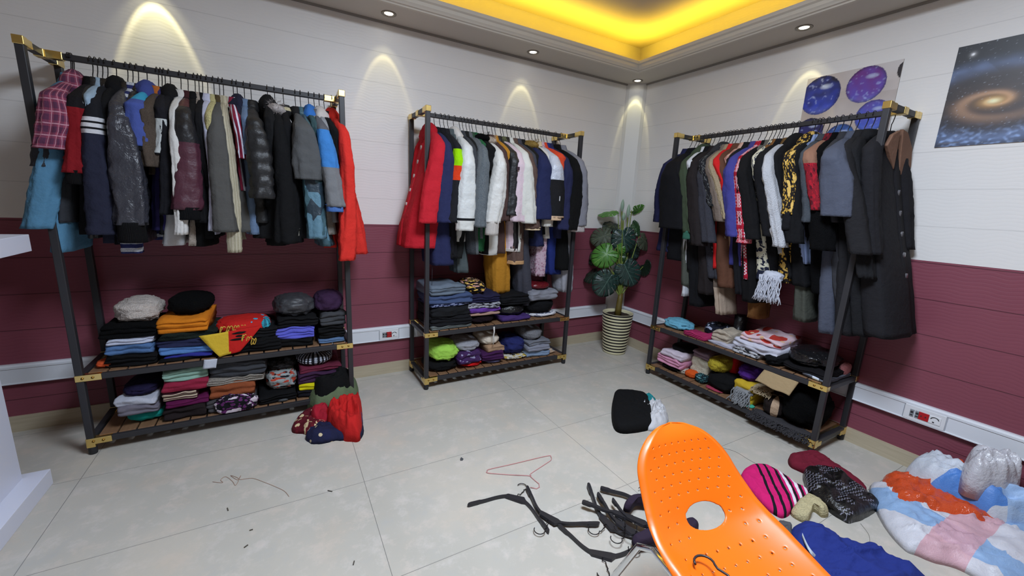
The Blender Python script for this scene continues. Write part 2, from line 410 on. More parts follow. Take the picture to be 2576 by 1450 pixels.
# ------------------------------------------------------------------ clothes racks
RL, RD, RH = 1.28, .37, 1.99
BLK = plain('black_tube', '2e2d30', .45, g=1.0, spec=.4)
GOLD = plain('brass_bracket', 'dcc078', .25, 1.0, g=1.15)
WOOD = None
def wood_mat():
    t = NT('slat_wood'); ob = t.coord('Object')
    mp = t.n('ShaderNodeMapping'); mp.inputs['Scale'].default_value = (40, 3, 6); t.l(ob, mp.inputs[0])
    n = t.noise(mp.outputs[0], 1.6, 4, .6); t.set(Base_Color=t.mix(n, (.13, .062, .03, 1), (.30, .17, .09, 1)), Roughness=.45); return t.m
WOOD = wood_mat()
def make_rack():
    o = empty('clothes_rack'); hd = RD / 2; T = .03
    for u in (0, RL):
        for v in (-hd, hd):
            b = MB(); b.box((u, v, RH / 2 + .02), (T, T, RH - .04)); p = b.build('post', BLK, o, smooth=False, bevel=.003)
            b = MB(); n = 14; P = [[(u + r * math.cos(2 * PI * k / n), v + r * math.sin(2 * PI * k / n), z) for k in range(n)] for r, z in ((.012, 0), (.017, .002), (.018, .006), (.018, .034), (.0165, .042))]
            q = b.grid(P, True, flip=False); b.cap(q, 0, n); b.build('foot', plain('rubber_foot', '1d1d20', .6), p)
            s = 1 if v < 0 else -1; e = 1 if u == 0 else -1
            b = MB(); b.box((u, v, RH - .016), (T + .006, T + .006, .036)); b.box((u, v + s * .038, RH - .018), (T + .005, .05, T + .005)); b.build('corner_bracket', GOLD, o, smooth=False, bevel=.0025)
            b = MB(); b.box((u + e * .033, v, .425), (.1, T + .006, .034)); b.build('shelf_bracket', GOLD, o, smooth=False, bevel=.0025)
            b = MB(); b.box((u, v, .056), (T + .005, T + .005, .03)); b.box((u + e * .033, v, .075), (.1, T + .006, .034)); b.box((u, v + s * .038, .062), (T + .005, .05, .03)); b.build('foot_bracket', GOLD, o, smooth=False, bevel=.0025)
            for zz in (.425, .075):
                for du in (.012, .05): b = MB(); b.tube([(u + e * du, v - s * .0185, zz), (u + e * du, v - s * .0215, zz)], .006, 8); b.build('screw', plain('brass_screw', 'a88440', .35, 1.0), o)
    for u in (0, RL):
        for zz, nm in ((RH - .018, 'top_side_rail'), (.425, 'side_rail'), (.075, 'side_rail')):
            b = MB(); b.box((u, 0, zz), (T, RD - T, T)); b.build(nm, BLK, o, smooth=False, bevel=.003)
        e = 1 if u == 0 else -1
        b = MB(); b.box((u + e * .045, 0, RH - .018), (.062, T + .005, T + .005)); b.box((u, 0, RH - .018), (T + .006, .05, T + .006)); b.build('rail_bracket', GOLD, o, smooth=False, bevel=.0025)
    b = MB(); b.box((RL / 2, 0, RH - .018), (RL - T, T - .003, T - .003)); b.build('hanging_rail', BLK, o, smooth=False, bevel=.003)
    for zz in (.425, .075):
        for v in (-hd, hd):
            b = MB(); b.box((RL / 2, v, zz), (RL - T, T, T)); b.build('shelf_rail', BLK, o, smooth=False, bevel=.003)
        b = MB(); n = 16; st = (RL - .05) / n
        for i in range(n): b.box((.025 + st * (i + .5), 0, zz + .0145), (st - .008, RD - .012, .011))
        b.build('slatted_shelf', WOOD, o, smooth=False, bevel=.002)
    return o
RACKS = [(-4.034, -.4345, .0095), (-2.229, -.4075, .0085), (-.389, -.8765, -1.5732)]
RN = ('left', 'middle', 'right')
def copy_tree(o):
    c = o.copy(); col.objects.link(c)
    for ch in list(o.children):
        d = ch.copy(); col.objects.link(d); d.parent = c
        for g_ in list(ch.children):
            e = g_.copy(); col.objects.link(e); e.parent = d
    return c
RO = []
for i, (x, y, a) in enumerate(RACKS):
    o = make_rack() if i == 0 else copy_tree(RO[0])
    hd = RD / 2; ox = x - math.sin(a) * hd; oy = y + math.cos(a) * hd
    o.location = (ox, oy, 0); o.rotation_euler = (0, 0, a); RO.append(o)
    RACKS[i] = (ox, oy, a)
tag(RO[0], 'black tube clothes rack with brass corners by the left wall near the white counter', 'clothes rack', 'garment racks')
tag(RO[1], 'black tube clothes rack with brass corners left of the potted plant', 'clothes rack', 'garment racks')
tag(RO[2], 'black tube clothes rack with brass corners along the right wall below the marbles poster', 'clothes rack', 'garment racks')
ZR = RH - .018
def RW(r, u, v, z):
    x, y, a = RACKS[r]; return Vector((x + u * math.cos(a) - v * math.sin(a), y + u * math.sin(a) + v * math.cos(a), z))
def rp(r, px, py, v=0.0):
    """point of rack r's plane at depth v seen at a pixel of the photo -> (u, z)"""
    x, y, a = RACKS[r]; c, s = math.cos(a), math.sin(a)
    d = AXD + AXR * ((px - 1288) / FPX) - AXU * ((py - 725) / FPX)
    k = CAM - Vector((x, y, 0)); ky = -k.x * s + k.y * c; dy = -d.x * s + d.y * c; t = (v - ky) / dy
    kx = k.x * c + k.y * s; dx = d.x * c + d.y * s
    return kx + t * dx, CAM.z + t * d.z

# ------------------------------------------------------------------ hangers
HB = plain('black_hanger_plastic', '242327', .38, g=1.1)
HM = plain('dark_hook_metal', '2a2729', .3, .6, g=1.2)
def hook_pts(r0=.022, stem=.085):
    pts = [(0, r0 * math.cos(a), r0 * math.sin(a)) for a in [math.radians(q) for q in range(190, -11, -20)]]
    pts = [(0, y, z) for _, y, z in pts]
    e = pts[-1]
    return pts + [(0, r0, -.02), (0, r0 * .55, -.045), (0, 0, -.062), (0, 0, -stem - .02)]
def arm_profile(s):
    """shoulder curve of a hanger, s in -1..1 -> (offset, drop, half height)"""
    a = abs(s); x = .198 * s
    if a < .17: return x, 0.0, .016
    q = (a - .17) / .83
    return x, -.012 - .062 * q - .018 * q * q * q, .0085 + .003 * (q > .78)
def make_hanger():
    o = empty('clothes_hanger')
    b = MB(); b.tube(hook_pts(), .0022, 6); b.build('hook', HM, o)
    b = MB(); P = []
    for i in range(33):
        s = -1 + i / 16; x, dz, hh = arm_profile(s)
        P.append([(tt, x, -.115 + dz + zz) for tt, zz in ((-.005, -hh), (.005, -hh), (.005, hh), (-.005, hh))])
    q = b.grid(P, True); b.cap(q, 0, 4); b.cap(q, 32, 4, True); b.build('shoulder_bar', HB, o, smooth=False)
    return o
HG0 = make_hanger(); HUSED = [False]

# ------------------------------------------------------------------ hanging garments
def ellp(cx, cy, z, rx, ry, n, p=2.0):
    r = []
    for k in range(n):
        a = 2 * PI * k / n; c, s = math.cos(a), math.sin(a)
        r.append(Vector((cx + rx * math.copysign(abs(c) ** (2 / p), c), cy + ry * math.copysign(abs(s) ** (2 / p), s), z)))
    return r
YMAX = [.2]
def skin(rings, n, seed, amp_v, amp_h, puff=0, mif=None, fz=5.5):
    """rings: (cx, cy, z, rx, ry, p); folds run down (amp_v) and across (amp_h)"""
    b = MB(); P = []; m_ = len(rings); z0 = rings[0][2]
    for i, (cx, cy, z, rx, ry, p) in enumerate(rings):
        row = ellp(cx, cy, z, rx, ry, n, p); t = i / (m_ - 1)
        for k, v in enumerate(row):
            a = 2 * PI * k / n; d = Vector((v.x - cx, v.y - cy, 0)); L = max(d.length, 1e-5); d /= L
            f = amp_v * (.15 + .85 * t) * N3(math.cos(a) * 2.4, math.sin(a) * 2.4, z * 2.2, seed) * 1.7
            f += amp_v * .55 * t * N3(v.x * 38, v.y * 22, z * 1.4, seed + 2)
            f += amp_h * N3(math.cos(a) * 1.3, math.sin(a) * 1.3, z * 26 + 2.2 * math.sin(a), seed + 5) * 1.5
            rr_ = max(0, 1 - abs(N3(a * .9 + z * 2.5, z * 7 - a * .8, seed * .37, seed + 7)) * 4.5)
            r2_ = max(0, 1 - abs(N3(a * 1.2 - z * 3, z * 12 + a, seed * .71, seed + 8)) * 4.5)
            f += (rr_ * rr_ * .9 + r2_ * r2_ * .6) * amp_h * 2.1 * (.4 + .6 * t)
            if puff: f += puff * (abs(math.sin(PI * (z - z0) / .062 + .35 * N3(math.cos(a), math.sin(a), z * 5, seed))) ** .55 - .55)
            v += d * max(f, -L * .75)
            v.y = min(v.y, YMAX[0])
        P.append(row)
    q = b.grid(P, True, lambda i, j: (j / n * (rings[min(i, m_ - 1)][3] + rings[min(i, m_ - 1)][4]) * 3.2 if 0 else j / n * .55, rings[i][2]), 0, flip=True, mif=mif)
    b.cap(q, 0, n); b.cap(q, m_ - 1, n, True)
    return b
def lerp(a, b, t): return a + (b - a) * t
GN = [0]
SHORTS = {}
def seg_index(segs, t):
    for i, s in enumerate(segs):
        if t <= s[0]: return i
    return len(segs) - 1
def garment(r, short, rest, name, mat, hook, sl=None, body=None, out=.03, segs=None, bsegs=None, cuff=None, collar='band', cmat=None,
            hw=.19, th=.045, puff=0, amp=1.0, hang=True, hem=None, yaw=0.0, bsl=True, neck=0.0, cat=None, top=None, hb=None, buttons=None, legs=False, gz=0.0):
    GN[0] += 1; sd = GN[0]; YMAX[0] = .196 if r == 2 else (.235 if r else .225)
    key = (r, short)
    if key in SHORTS: print('DUPSHORT', key)
    SHORTS[key] = 1
    u0, _ = rp(r, hook, 0) if False else (None, None)
    # hook position on the rail: find u so that the pixel column meets the rail height
    lo = None
    x_, y_, a_ = RACKS[r]
    best = None; ua, ub = -.3, 1.6
    for _ in range(40):
        um = (ua + ub) / 2; p = RW(r, um, 0, ZR) - CAM; px = 1288 + FPX * p.dot(AXR) / p.dot(AXD)
        if px < hook: ua = um
        else: ub = um
    u0 = ua
    o = empty(name, RW(r, u0, 0, ZR), RACKS[r][2] + yaw)
    M = fab(mat)
    hb = hb if hb else (.95 if r == 0 else .84)
    vb = (-hw - .005) * hb
    zs = -.20 - neck
    # sleeve end
    if sl:
        if len(sl) == 3: sx, sy, sw = sl
        us, zsl = rp(r, sx, sy, -hw - out); wl = abs(rp(r, sx + sw / 2, sy, -hw - out)[0] - rp(r, sx - sw / 2, sy, -hw - out)[0]) / 2
        us -= u0; zsl -= ZR
    if body:
        bx, by, bw = body; ubd, zb = rp(r, bx, by, vb + .02); wb = abs(rp(r, bx + bw / 2, by, vb)[0] - rp(r, bx - bw / 2, by, vb)[0]) / 2
        ubd -= u0; zb -= ZR
    else:
        ubd = us * .4 if sl else 0.0; zb = (zsl - .03) if sl else -.75; wb = min(.04, max(.02, (wl * .6 if sl else .03)))
    zb += gz
    # body
    rings = []
    nr = 34
    topw = th * .55
    head = [(-.098, .020, .028), (-.104, .030, .05), (-.116, .034, .075), (-.134, .036, .115), (-.150, topw * .9, hw * .8), (-.170, topw, hw * .93), (-.20, topw * 1.05, hw)]
    if legs: head = [(-.12, .012, hw * .5), (-.125, .02, hw * .9), (-.15, .024, hw), (-.2, .026, hw)]
    for z, rx, ry in head: rings.append((0, 0.0, z - neck, rx, ry, 2.3))
    for i in range(1, nr + 1):
        t = i / nr; z = lerp(-.20, zb, t) - neck * (1 - t)
        rings.append((ubd * t ** 1.2, 0, z, lerp(topw * 1.05, wb, min(1, t * 1.3)), hw * lerp(1, hb, t), lerp(2.3, 3.2, t)))
    bs = None
    if bsegs: bs = [fab(x[1]) for x in bsegs]
    nh = len(head); mrf = None
    if bsegs:
        def mrf(i, j, bsegs=bsegs): return seg_index(bsegs, max(0, (i - nh + 1) / nr))
    mb = skin(rings, 36, sd, .015 * amp, .0026 * amp, puff, mrf)
    bo = mb.build('body' if not legs else 'trouser_legs', bs or M, o)
    if hem:
        hm, hz = hem; z = zb
        rg = [(ubd * (1 if i else 1), 0, lerp(z + hz, z - .004, i / 5), wb * 1.0 + .006, hw * hb + .006, 3.2) for i in range(6)]
        skin(rg, 30, sd, .012 * amp, 0).build('hem', fab(hm), o)
    # sleeves
    if sl:
        for side in ((-1, 1) if bsl else (-1,)):
            rg = []; ns = 38 if not segs or len(segs) < 5 else 76; z_end = zsl if side < 0 else zsl + .03
            ue = us if side < 0 else us * .3
            w_e = wl if side < 0 else min(wl, .05)
            rs = random.Random(sd * 7 + side); bend = rs.uniform(-.012, .018); tw = rs.uniform(.75, 1.1)
            for i in range(ns + 1):
                t = i / ns; z = lerp(-.128 - neck, z_end, t)
                k = min(1, (-.128 - neck - z) / .085)
                dome = min(1, (k + .04)) ** .5
                if side < 0: yc = lerp(hw * .42, hw - .012, k ** .85) + (out + .012) * min(1, t / .3)
                else: yc = lerp(hw * .42, hw * .84, k ** .85)
                q = min(1, t / .62); q = q * q * (3 - 2 * q)
                rx = lerp(topw * .95, w_e, .25 * min(1, k) + .75 * q) * lerp(.4, 1, dome); ry = lerp(.062, .040, min(1, t * 2)) * lerp(.45, 1, dome) * (1 if side < 0 else .75)
                rx *= 1 + .07 * math.sin(t * 9 + sd) * t
                xc = ue * (t ** tw) + bend * math.sin(PI * t)
                rg.append((xc, side * yc, z, rx, ry, 2.3))
            sg = None; mf = None
            if segs and side < 0:
                sg = [fab(x[1]) for x in segs]
                def mf(i, j, segs=segs): return seg_index(segs, i / ns)
            skin(rg, 28, sd + side * 3, .009 * amp, .0030 * amp, puff, mf).build('sleeve', sg or M, o)
            if cuff:
                cm, cl = cuff; x0, y0, z0, rx0, ry0, _ = rg[-1]
                rc = [(x0, y0, z0 + .012 - i * (cl + .012) / 5, rx0 * (1.03 if i == 0 else .86) + .001, ry0 * .98, 2.4) for i in range(6)]
                skin(rc, 22, sd + 9, .004, .002).build('cuff', fab(cm), o)
    cmm = fab(cmat) if cmat else M
    zc = -neck
    if collar == 'band':
        rc = [(0, 0, z + zc, rx, ry, 2.2) for z, rx, ry in ((-.132, .044, .095), (-.112, .040, .082), (-.095, .034, .072), (-.082, .031, .066), (-.084, .022, .05))]
        skin(rc, 22, sd, .006, .003).build('collar', cmm, o)
    elif collar == 'hood':
        rc = []
        for i in range(11):
            t = i / 10; s_ = math.sin(PI * (t * .92 + .04)) ** .6
            rc.append((0, .015, lerp(-.052, -.225, t) + zc, .05 * s_, .125 * s_, 2.2))
        skin(rc, 24, sd, .018, .008).build('hood', cmm, o)
    elif collar == 'fur':
        b = MB(); rnd = random.Random(sd)
        rc = []
        for i in range(8):
            t = i / 7; s_ = math.sin(PI * (t * .9 + .05)) ** .6; rc.append((.0, -.03, lerp(-.085, -.17, t) + zc, .05 * s_, .15 * s_, 2.2))
        b = skin(rc, 24, sd, .012, .006)
        for k in range(900):
            a = rnd.uniform(0, 2 * PI); zz = rnd.uniform(-.165, -.085) + zc; p0 = Vector((.04 * math.cos(a), -.03 + .14 * math.sin(a), zz))
            d = Vector((math.cos(a) * .8, math.sin(a), rnd.uniform(-.5, .7))).normalized() * rnd.uniform(.012, .034); q_ = Vector((rnd.uniform(-1, 1), rnd.uniform(-1, 1), rnd.uniform(-1, 1))).normalized() * .0011
            i0 = len(b.v); b.v += [tuple(p0 + q_), tuple(p0 - q_), tuple(p0 + d)]; b.face([i0, i0 + 1, i0 + 2])
        b.build('fur_collar', cmm, o)
    if buttons:
        bm_, n_, zt, zb_, sd_, by_ = buttons
        for i in range(n_):
            z = lerp(zt, zb_, i / max(1, n_ - 1)); t_ = (z + .2) / (zb + .2); xx = ubd * max(0, t_) ** 1.2 + sd_ * (lerp(topw, wb, min(1, t_ * 1.3)) * .97)
            b = MB(); b.tube([(xx - sd_ * .006, by_, z), (xx + sd_ * .010, by_, z)], .0155, 14); b.build('button', fab(bm_), o)
        b = MB(); P = []
        for i in range(24):
            z = lerp(-.19, zb + .01, i / 23); t_ = max(0, (z + .2) / (zb + .2)); xx = ubd * t_ ** 1.2 + sd_ * (lerp(topw, wb, min(1, t_ * 1.3)) + .002)
            P.append([(xx - sd_ * .012, by_ + .035, z), (xx + sd_ * .003, by_ + .033, z), (xx + sd_ * .003, by_ - .033, z), (xx - sd_ * .012, by_ - .035, z)])
        b.grid(P); b.build('placket', M, o)
    cat = cat or name.replace('_', ' ')
    tag(o, '%s %s' % (short, rest), cat, 'garments hanging on the %s rack' % RN[r])
    if hang:
        h = HG0 if not HUSED[0] else copy_tree(HG0); HUSED[0] = True
        h.location = o.location + Vector((0, 0, 0)); h.rotation_euler = (0, 0, RACKS[r][2] + yaw)
        tag(h, 'black hanger holding the %s' % (short if len(short.split()) > 2 else short + ' of the %s rack' % RN[r]), 'hanger', 'hangers on the %s rack' % RN[r])
    return o

# ---- left rack
def G0(*a, **k): return garment(0, *a, **k)
G0('faded denim shirt', 'hanging behind the front left post of the left rack', 'denim_shirt', '4f7ea8', 172, (95, 575, 76), (150, 635, 60), out=.0, th=.06, cat='shirt')
G0('charcoal thin jacket', 'behind the plaid shirt on the left rack', 'jacket', '34363b', 176, (112, 420, 62), (160, 560, 50), out=.0, hang=True, neck=.02)
G0('pink and purple plaid flannel shirt', 'with its sleeve at the left rack front left', 'flannel_shirt', '8a4257:cloth:plaid:553048:c99aa8', 180, (122, 374, 74), (150, 430, 40), out=.085, collar='hood', neck=.0, cat='shirt')
G0('dark red velvet jacket', 'with black shoulders and cuff, right of the plaid shirt', 'jacket', '6e141b', 228, (192, 436, 58), (215, 590, 45), out=.06, segs=((.30, '1f1c20'), (1, '7a161d')), cuff=('191719:rib', .05), bsegs=((1, '17161a'),), collar='band', cmat='151417')
G0('black quilted thin coat', 'with orange inner neck right of the dark red jacket', 'coat', '232528:puffer', 240, (222, 440, 38), (232, 600, 40), out=.04)
G0('pale blue shirt', 'of which a sliver shows left of the stripe-sleeved navy jacket', 'shirt', '8aa3c4', 253, (240, 330, 20), (245, 420, 18), out=.05)
G0('navy varsity jacket', 'with three white stripes round its upper sleeve', 'jacket', '23263a', 266, (258, 590, 66), (285, 612, 60), out=.075, collar='band', cmat='1a1a1e:leather', segs=((.228, '22242e'), (.252, 'd9d9de'), (.268, '1b1c24'), (.297, 'd9d9de'), (.313, '1b1c24'), (.34, 'd9d9de'), (1, '22253a')))
G0('plain black zip jacket', 'between the stripe-sleeved jacket and the leather bomber', 'jacket', '17171a', 288, (300, 560, 40), (302, 615, 40), out=.02, collar='hood')
G0('shiny dark leather bomber jacket', 'with ribbed black cuff, fourth large sleeve on the left rack', 'leather_jacket', '30323f:leather', 317, (330, 566, 84), (338, 612, 50), out=.09, cuff=('15151a:rib', .085), cmat='1b1b1f:leather', cat='jacket', amp=1.5)
G0('blue and white striped knit sweater', 'whose striped cuff hangs below the leather bomber', 'sweater', '2a3168:knit:hstripe:b8bcc4', 330, (335, 636, 48), (330, 610, 30), out=.02)
G0('black leather biker jacket', 'behind the shoulder of the dark leather bomber', 'leather_jacket', '18181b:leather', 344, (352, 500, 40), (356, 575, 40), out=.0, cat='jacket')
G0('periwinkle blue padded jacket', 'with sky blue yoke, right of the leather bomber', 'jacket', '3f4f96', 366, (345, 368, 62), (368, 410, 40), out=.07, collar='hood', cmat='3a468c', segs=((.2, '3aa0d8'), (1, '40509a')), cuff=('15151a', .02), puff=.002)
G0('brown wool coat', 'with a wide open cuff, right of the periwinkle jacket', 'coat', '4a4038:cloth:fleck:3a322b', 395, (380, 420, 42), (388, 440, 36), out=.06, cmat='a8602a')
G0('indigo cotton jacket', 'whose hem shows below the brown wool coat', 'jacket', '2f2c66', 404, None, (404, 580, 58), hw=.2, out=0)
G0('black jacket with white side panel', 'beside the brown wool coat on the left rack', 'jacket', '1e1f28', 412, (400, 390, 30), (415, 590, 34), out=.05, segs=((.44, '20212c'), (.95, 'ccd6e6'), (1, '1e1f28')))
G0('black track jacket', 'with white collar piping, left of the cream sleeve', 'jacket', '1c1d26', 425, (420, 540, 34), (430, 580, 30), out=.045, collar='hood', cmat='1b1b20')
G0('cream white hoodie', 'with a long narrow pale sleeve, left of the maroon puffer', 'hoodie', 'd9d6d2', 452, (455, 590, 26), (432, 618, 62), out=.085, cat='hoodie', collar='band', bsegs=((1, 'c3c9dc'),))
G0('maroon and black colour block puffer', 'with maroon lower sleeve, mid left rack', 'puffer_jacket', '41222f:puffer', 470, (473, 528, 66), (480, 560, 50), out=.09, puff=.005, cmat='3a1c20', segs=((.09, '4a2024:puffer'), (.42, '222125:puffer'), (1, '48222f:puffer')), cuff=('131316:rib', .05), bsegs=((1, '18171a'),), cat='jacket')
G0('black crepe coat', 'directly right of the maroon puffer', 'coat', '151517', 488, (512, 560, 34), (505, 620, 60), out=.05)
G0('beige knit pullover', 'whose hem shows low behind the maroon puffer', 'pullover', '9a8f84:knit', 498, None, (484, 618, 30))
G0('black fleece jacket', 'left of the pale yellow jacket on the left rack', 'jacket', '1a1a1d', 507, (528, 470, 22), (530, 600, 44), out=.04)
G0('white piped shirt', 'a thin white sliver left of the pale yellow jacket', 'shirt', 'c9cbe0', 520, (535, 580, 20), (540, 590, 22), out=.055)
G0('pale yellow knit jacket', 'a thin strip left of the olive grey coat', 'jacket', 'b5ac7c:knit', 536, (541, 430, 18), (545, 560, 16), out=.06)
G0('olive grey wool coat', 'with two broad sleeves in the centre of the left rack', 'coat', '4b4a48', 550, (567, 583, 54), (622, 584, 66), out=.10, cmat='4a3f2a', amp=.8)
G0('cream ribbed knit sweater', 'whose ribbed cuff hangs below the olive grey coat', 'sweater', 'c9c0a8:rib:stripe:b0a78e', 560, (593, 634, 32), (600, 570, 20), out=.05)
G0('burgundy and white striped jersey', 'a diagonal sliver right of the olive grey coat', 'jersey', '7a2238:cloth:wide:c9c9d8', 585, (612, 400, 20), (612, 480, 22), out=.03, cat='shirt')
G0('navy collared polo', 'between the burgundy jersey and the denim shirt on the left rack', 'polo_shirt', '1f2238', 595, (615, 340, 20), (625, 470, 24), out=.0, cat='shirt', collar='hood')
G0('mid blue denim jacket', 'left of the black puffer on the left rack', 'denim_jacket', '5b7096', 613, (620, 390, 20), (640, 590, 40), out=.03, cat='jacket', cmat='5b7096')
G0('glossy black quilted puffer', 'with baffled sleeve, right half of the left rack', 'puffer_jacket', '232325:puffer', 630, (662, 500, 58), (655, 560, 60), out=.09, puff=.010, cat='jacket', collar='band')
G0('black hooded parka', 'its pointed hood is the highest on the left rack', 'parka', '1e1e20', 672, (688, 480, 34), (668, 600, 60), out=.03, collar='hood', cat='coat', neck=-.02)
G0('black coat with white fur collar', 'right of the hooded parka', 'coat', '161618', 690, (722, 612, 52), (700, 618, 60), out=.07, collar='fur', cmat='cfc6c4:fur')
G0('black bomber with cream striped trim', 'left of the grey cotton coat', 'jacket', '18181b', 712, (735, 580, 40), (748, 610, 40), out=.03, cmat='c9bd9a:knit:hstripe:2a2a2c', cuff=('cfcabb:rib', .03))
G0('grey cotton field coat', 'with wide short-looking sleeve near the right end of the left rack', 'coat', '4e4f50', 742, (775, 452, 68), (760, 600, 50), out=.10, cmat='2a2a2c', bsegs=((1, '1c1c1f'),))
G0('teal geometric print windbreaker', 'hanging under the grey field coat', 'windbreaker', '3a5a6c:puffer:geo:56798a:24323c', 755, (800, 600, 50), (822, 620, 40), out=.06, cat='jacket')
G0('blue hooded sweatshirt', 'with a vivid blue hood near the right end of the left rack', 'hoodie', '2f69c4', 776, (800, 420, 26), (812, 560, 24), out=.03, collar='hood', cmat='3a78d8', bsegs=((1, '4a5560'),), segs=((.5, '36505c'), (1, '2c5a60')))
G0('bright blue and grey ski jacket', 'with the sleeve slanting right at the left rack end', 'ski_jacket', '3b82dc', 790, (842, 520, 44), (835, 590, 30), out=.10, cat='jacket', segs=((.16, '565a68'), (.56, '4287e0'), (1, '6a6e7a')), bsegs=((1, '8d8a84:cloth:fleck:a9a59c'),), cuff=('3f62a8', .03), cmat='565a68')
G0('light grey zip hoodie', 'with pale hood, left of the orange red hoodie', 'hoodie', '8d8f93', 803, (828, 430, 26), (842, 560, 24), out=.0, collar='hood', cmat='c0bab6')
G0('plain black sweatshirt', 'just left of the orange red hoodie', 'sweatshirt', '18181a', 815, (850, 420, 30), (850, 500, 30), out=.02)
G0('orange red hoodie', 'at the right end of the left rack beside the post', 'hoodie', 'd8332b', 833, (860, 655, 36), (902, 640, 56), out=.07, collar='hood', th=.06, amp=1.3, yaw=.1, hw=.2)

# ---- middle rack
def G1(*a, **k): return garment(1, *a, **k)
G1('bright red hooded parka', 'with metal snaps, first on the middle rack behind the post', 'parka', 'b3202c', 1080, (1074, 562, 48), (1068, 625, 92), out=.05, yaw=.0, collar='hood', cmat='a01824', th=.07, cat='coat', amp=1.0, hw=.2, buttons=('c9c4c0:plastic', 5, -.22, -.62, -1, .03))
G1('navy wool coat', 'next to the red parka on the middle rack', 'coat', '252a52', 1094, (1118, 560, 36), (1118, 668, 60), out=.07, amp=.8, cmat='191a22')
G1('black fitted blazer', 'behind the navy wool coat shoulder', 'blazer', '1c1d24', 1108, (1135, 500, 26), (1140, 650, 30), out=.02, cat='jacket')
G1('neon yellow and orange block jacket', 'a bright sliver left of the white puffer', 'jacket', '24252e', 1118, (1141, 560, 30), (1142, 640, 24), out=.075, segs=((.16, '24252e'), (.36, 'a8f000'), (.50, 'e2421c'), (1, '24252e')))
G1('slate grey trousers', 'whose hem hangs lowest left of centre on the middle rack', 'trousers', '47515a', 1128, None, (1163, 686, 34), legs=True, hw=.14, hb=.6)
G1('white quilted puffer coat', 'with a thin black line near the cuff', 'puffer_coat', 'd8dad8:puffer', 1143, (1169, 580, 44), (1158, 608, 36), out=.10, puff=.003, collar='hood', cmat='d5d0ca', segs=((.86, 'd8dad8:puffer'), (.875, '222225'), (1, 'dcdcd6:puffer')), cat='coat')
G1('dark grey cardigan', 'right of the white puffer coat', 'cardigan', '3a3c40:knit', 1158, (1184, 560, 24), (1190, 640, 26), out=.06)
G1('faux suede black jacket', 'a narrow dark strip behind the dark grey cardigan', 'jacket', '202226', 1166, (1186, 500, 20), (1150, 650, 30), out=.02)
G1('mid grey marled jacket', 'left of the grey tweed jacket on the middle rack', 'jacket', '565c66:cloth:fleck:454a52', 1175, (1196, 570, 22), (1197, 640, 24), out=.075)
G1('grey tweed jacket', 'with long sleeve, left of the cream puffer', 'jacket', '5c6470:cloth:fleck:3f4550', 1183, (1208, 572, 30), (1206, 600, 24), out=.09, cmat='2c4438')
G1('dark green wool top', 'whose green hem shows under the grey tweed jacket', 'sweater', '245c3e:knit', 1190, (1205, 400, 20), (1210, 632, 28), out=.03)
G1('black shaggy fur collar coat', 'its round black collar leans left of the cream puffer', 'coat', '141416', 1200, (1222, 430, 30), (1225, 640, 20), out=.05, collar='fur', cmat='121214:fur')
G1('cream puffer with beige fur trim', 'in the middle of the middle rack', 'puffer_jacket', 'd6d4cf:puffer', 1217, (1238, 560, 38), (1236, 642, 44), out=.10, puff=.003, collar='fur', cmat='c2b1a0:fur', cuff=('d0c8c2:rib', .09), cat='jacket', neck=.01)
G1('chocolate brown coat', 'right of the cream puffer on the middle rack', 'coat', '44322f', 1228, (1264, 556, 34), (1258, 638, 34), out=.07)
G1('mustard yellow wool coat', 'hanging lowest beneath the middle rack garments', 'coat', 'a87424', 1240, (1274, 470, 24), (1262, 738, 44), out=.035, hw=.19, hb=.42)
G1('black thin down jacket', 'between the brown and the pink jackets', 'jacket', '232326:puffer', 1248, (1286, 542, 32), (1285, 560, 24), out=.085, puff=.0015)
G1('pale pink fleece jacket', 'with a small dark chest patch', 'fleece_jacket', 'cfbac2', 1262, (1302, 558, 34), (1290, 632, 30), out=.09, cat='jacket', hem=('d8cfc8', .02), cmat='2f2f26:cloth:spots:55563c')
G1('black leather vest', 'whose lower edge shows under the pink fleece', 'vest', '1c1c1e:leather', 1268, None, (1296, 630, 24))
G1('white padded jacket', 'with a white sleeve right of the pink fleece', 'jacket', 'dddcd4', 1278, (1330, 562, 34), (1300, 634, 24), out=.10, collar='band')
G1('brown shearling coat', 'with cream trimmed hem right of the white sleeve', 'coat', '5a4740:cloth:fleck:463630', 1288, (1340, 575, 40), (1303, 664, 38), out=.075, hem=('b08a62', .025), cuff=('c0ab8c', .012))
G1('dark slate overcoat', 'with long grey hem in the middle rack centre right', 'overcoat', '3b3d4c', 1298, (1344, 540, 24), (1322, 768, 32), out=.05, hb=.45, cat='coat')
G1('black short coat', 'left of the navy parka on the middle rack', 'coat', '1d1e22', 1308, (1352, 540, 22), (1350, 600, 28), out=.05)
G1('navy parka with tan fur hood', 'right of centre on the middle rack', 'parka', '20264e', 1322, (1366, 552, 42), (1356, 620, 36), out=.10, collar='fur', cmat='9a7d42:fur', cat='coat')
G1('black denim jacket', 'behind the navy parka sleeve', 'jacket', '191a1f', 1332, (1376, 560, 20), (1366, 590, 30), out=.03)
G1('cream cotton jacket', 'left of the silver sleeved jacket', 'jacket', 'd9d6cf', 1340, (1377, 570, 22), (1376, 600, 20), out=.06)
G1('silver and black colour block jacket', 'with silver upper sleeve on the middle rack', 'jacket', '26262a', 1349, (1394, 548, 40), (1396, 572, 30), out=.11, segs=((.47, 'c6cad6:leather'), (.48, '222225'), (.97, '222225'), (1, 'c4a78e')), cmat='d8c4a4', cuff=('c0a284', .02))
G1('bright orange rain jacket', 'a sliver right of the silver sleeve', 'rain_jacket', 'd8492c', 1364, (1405, 430, 26), (1398, 560, 20), out=.06, cat='jacket', cmat='d8492c')
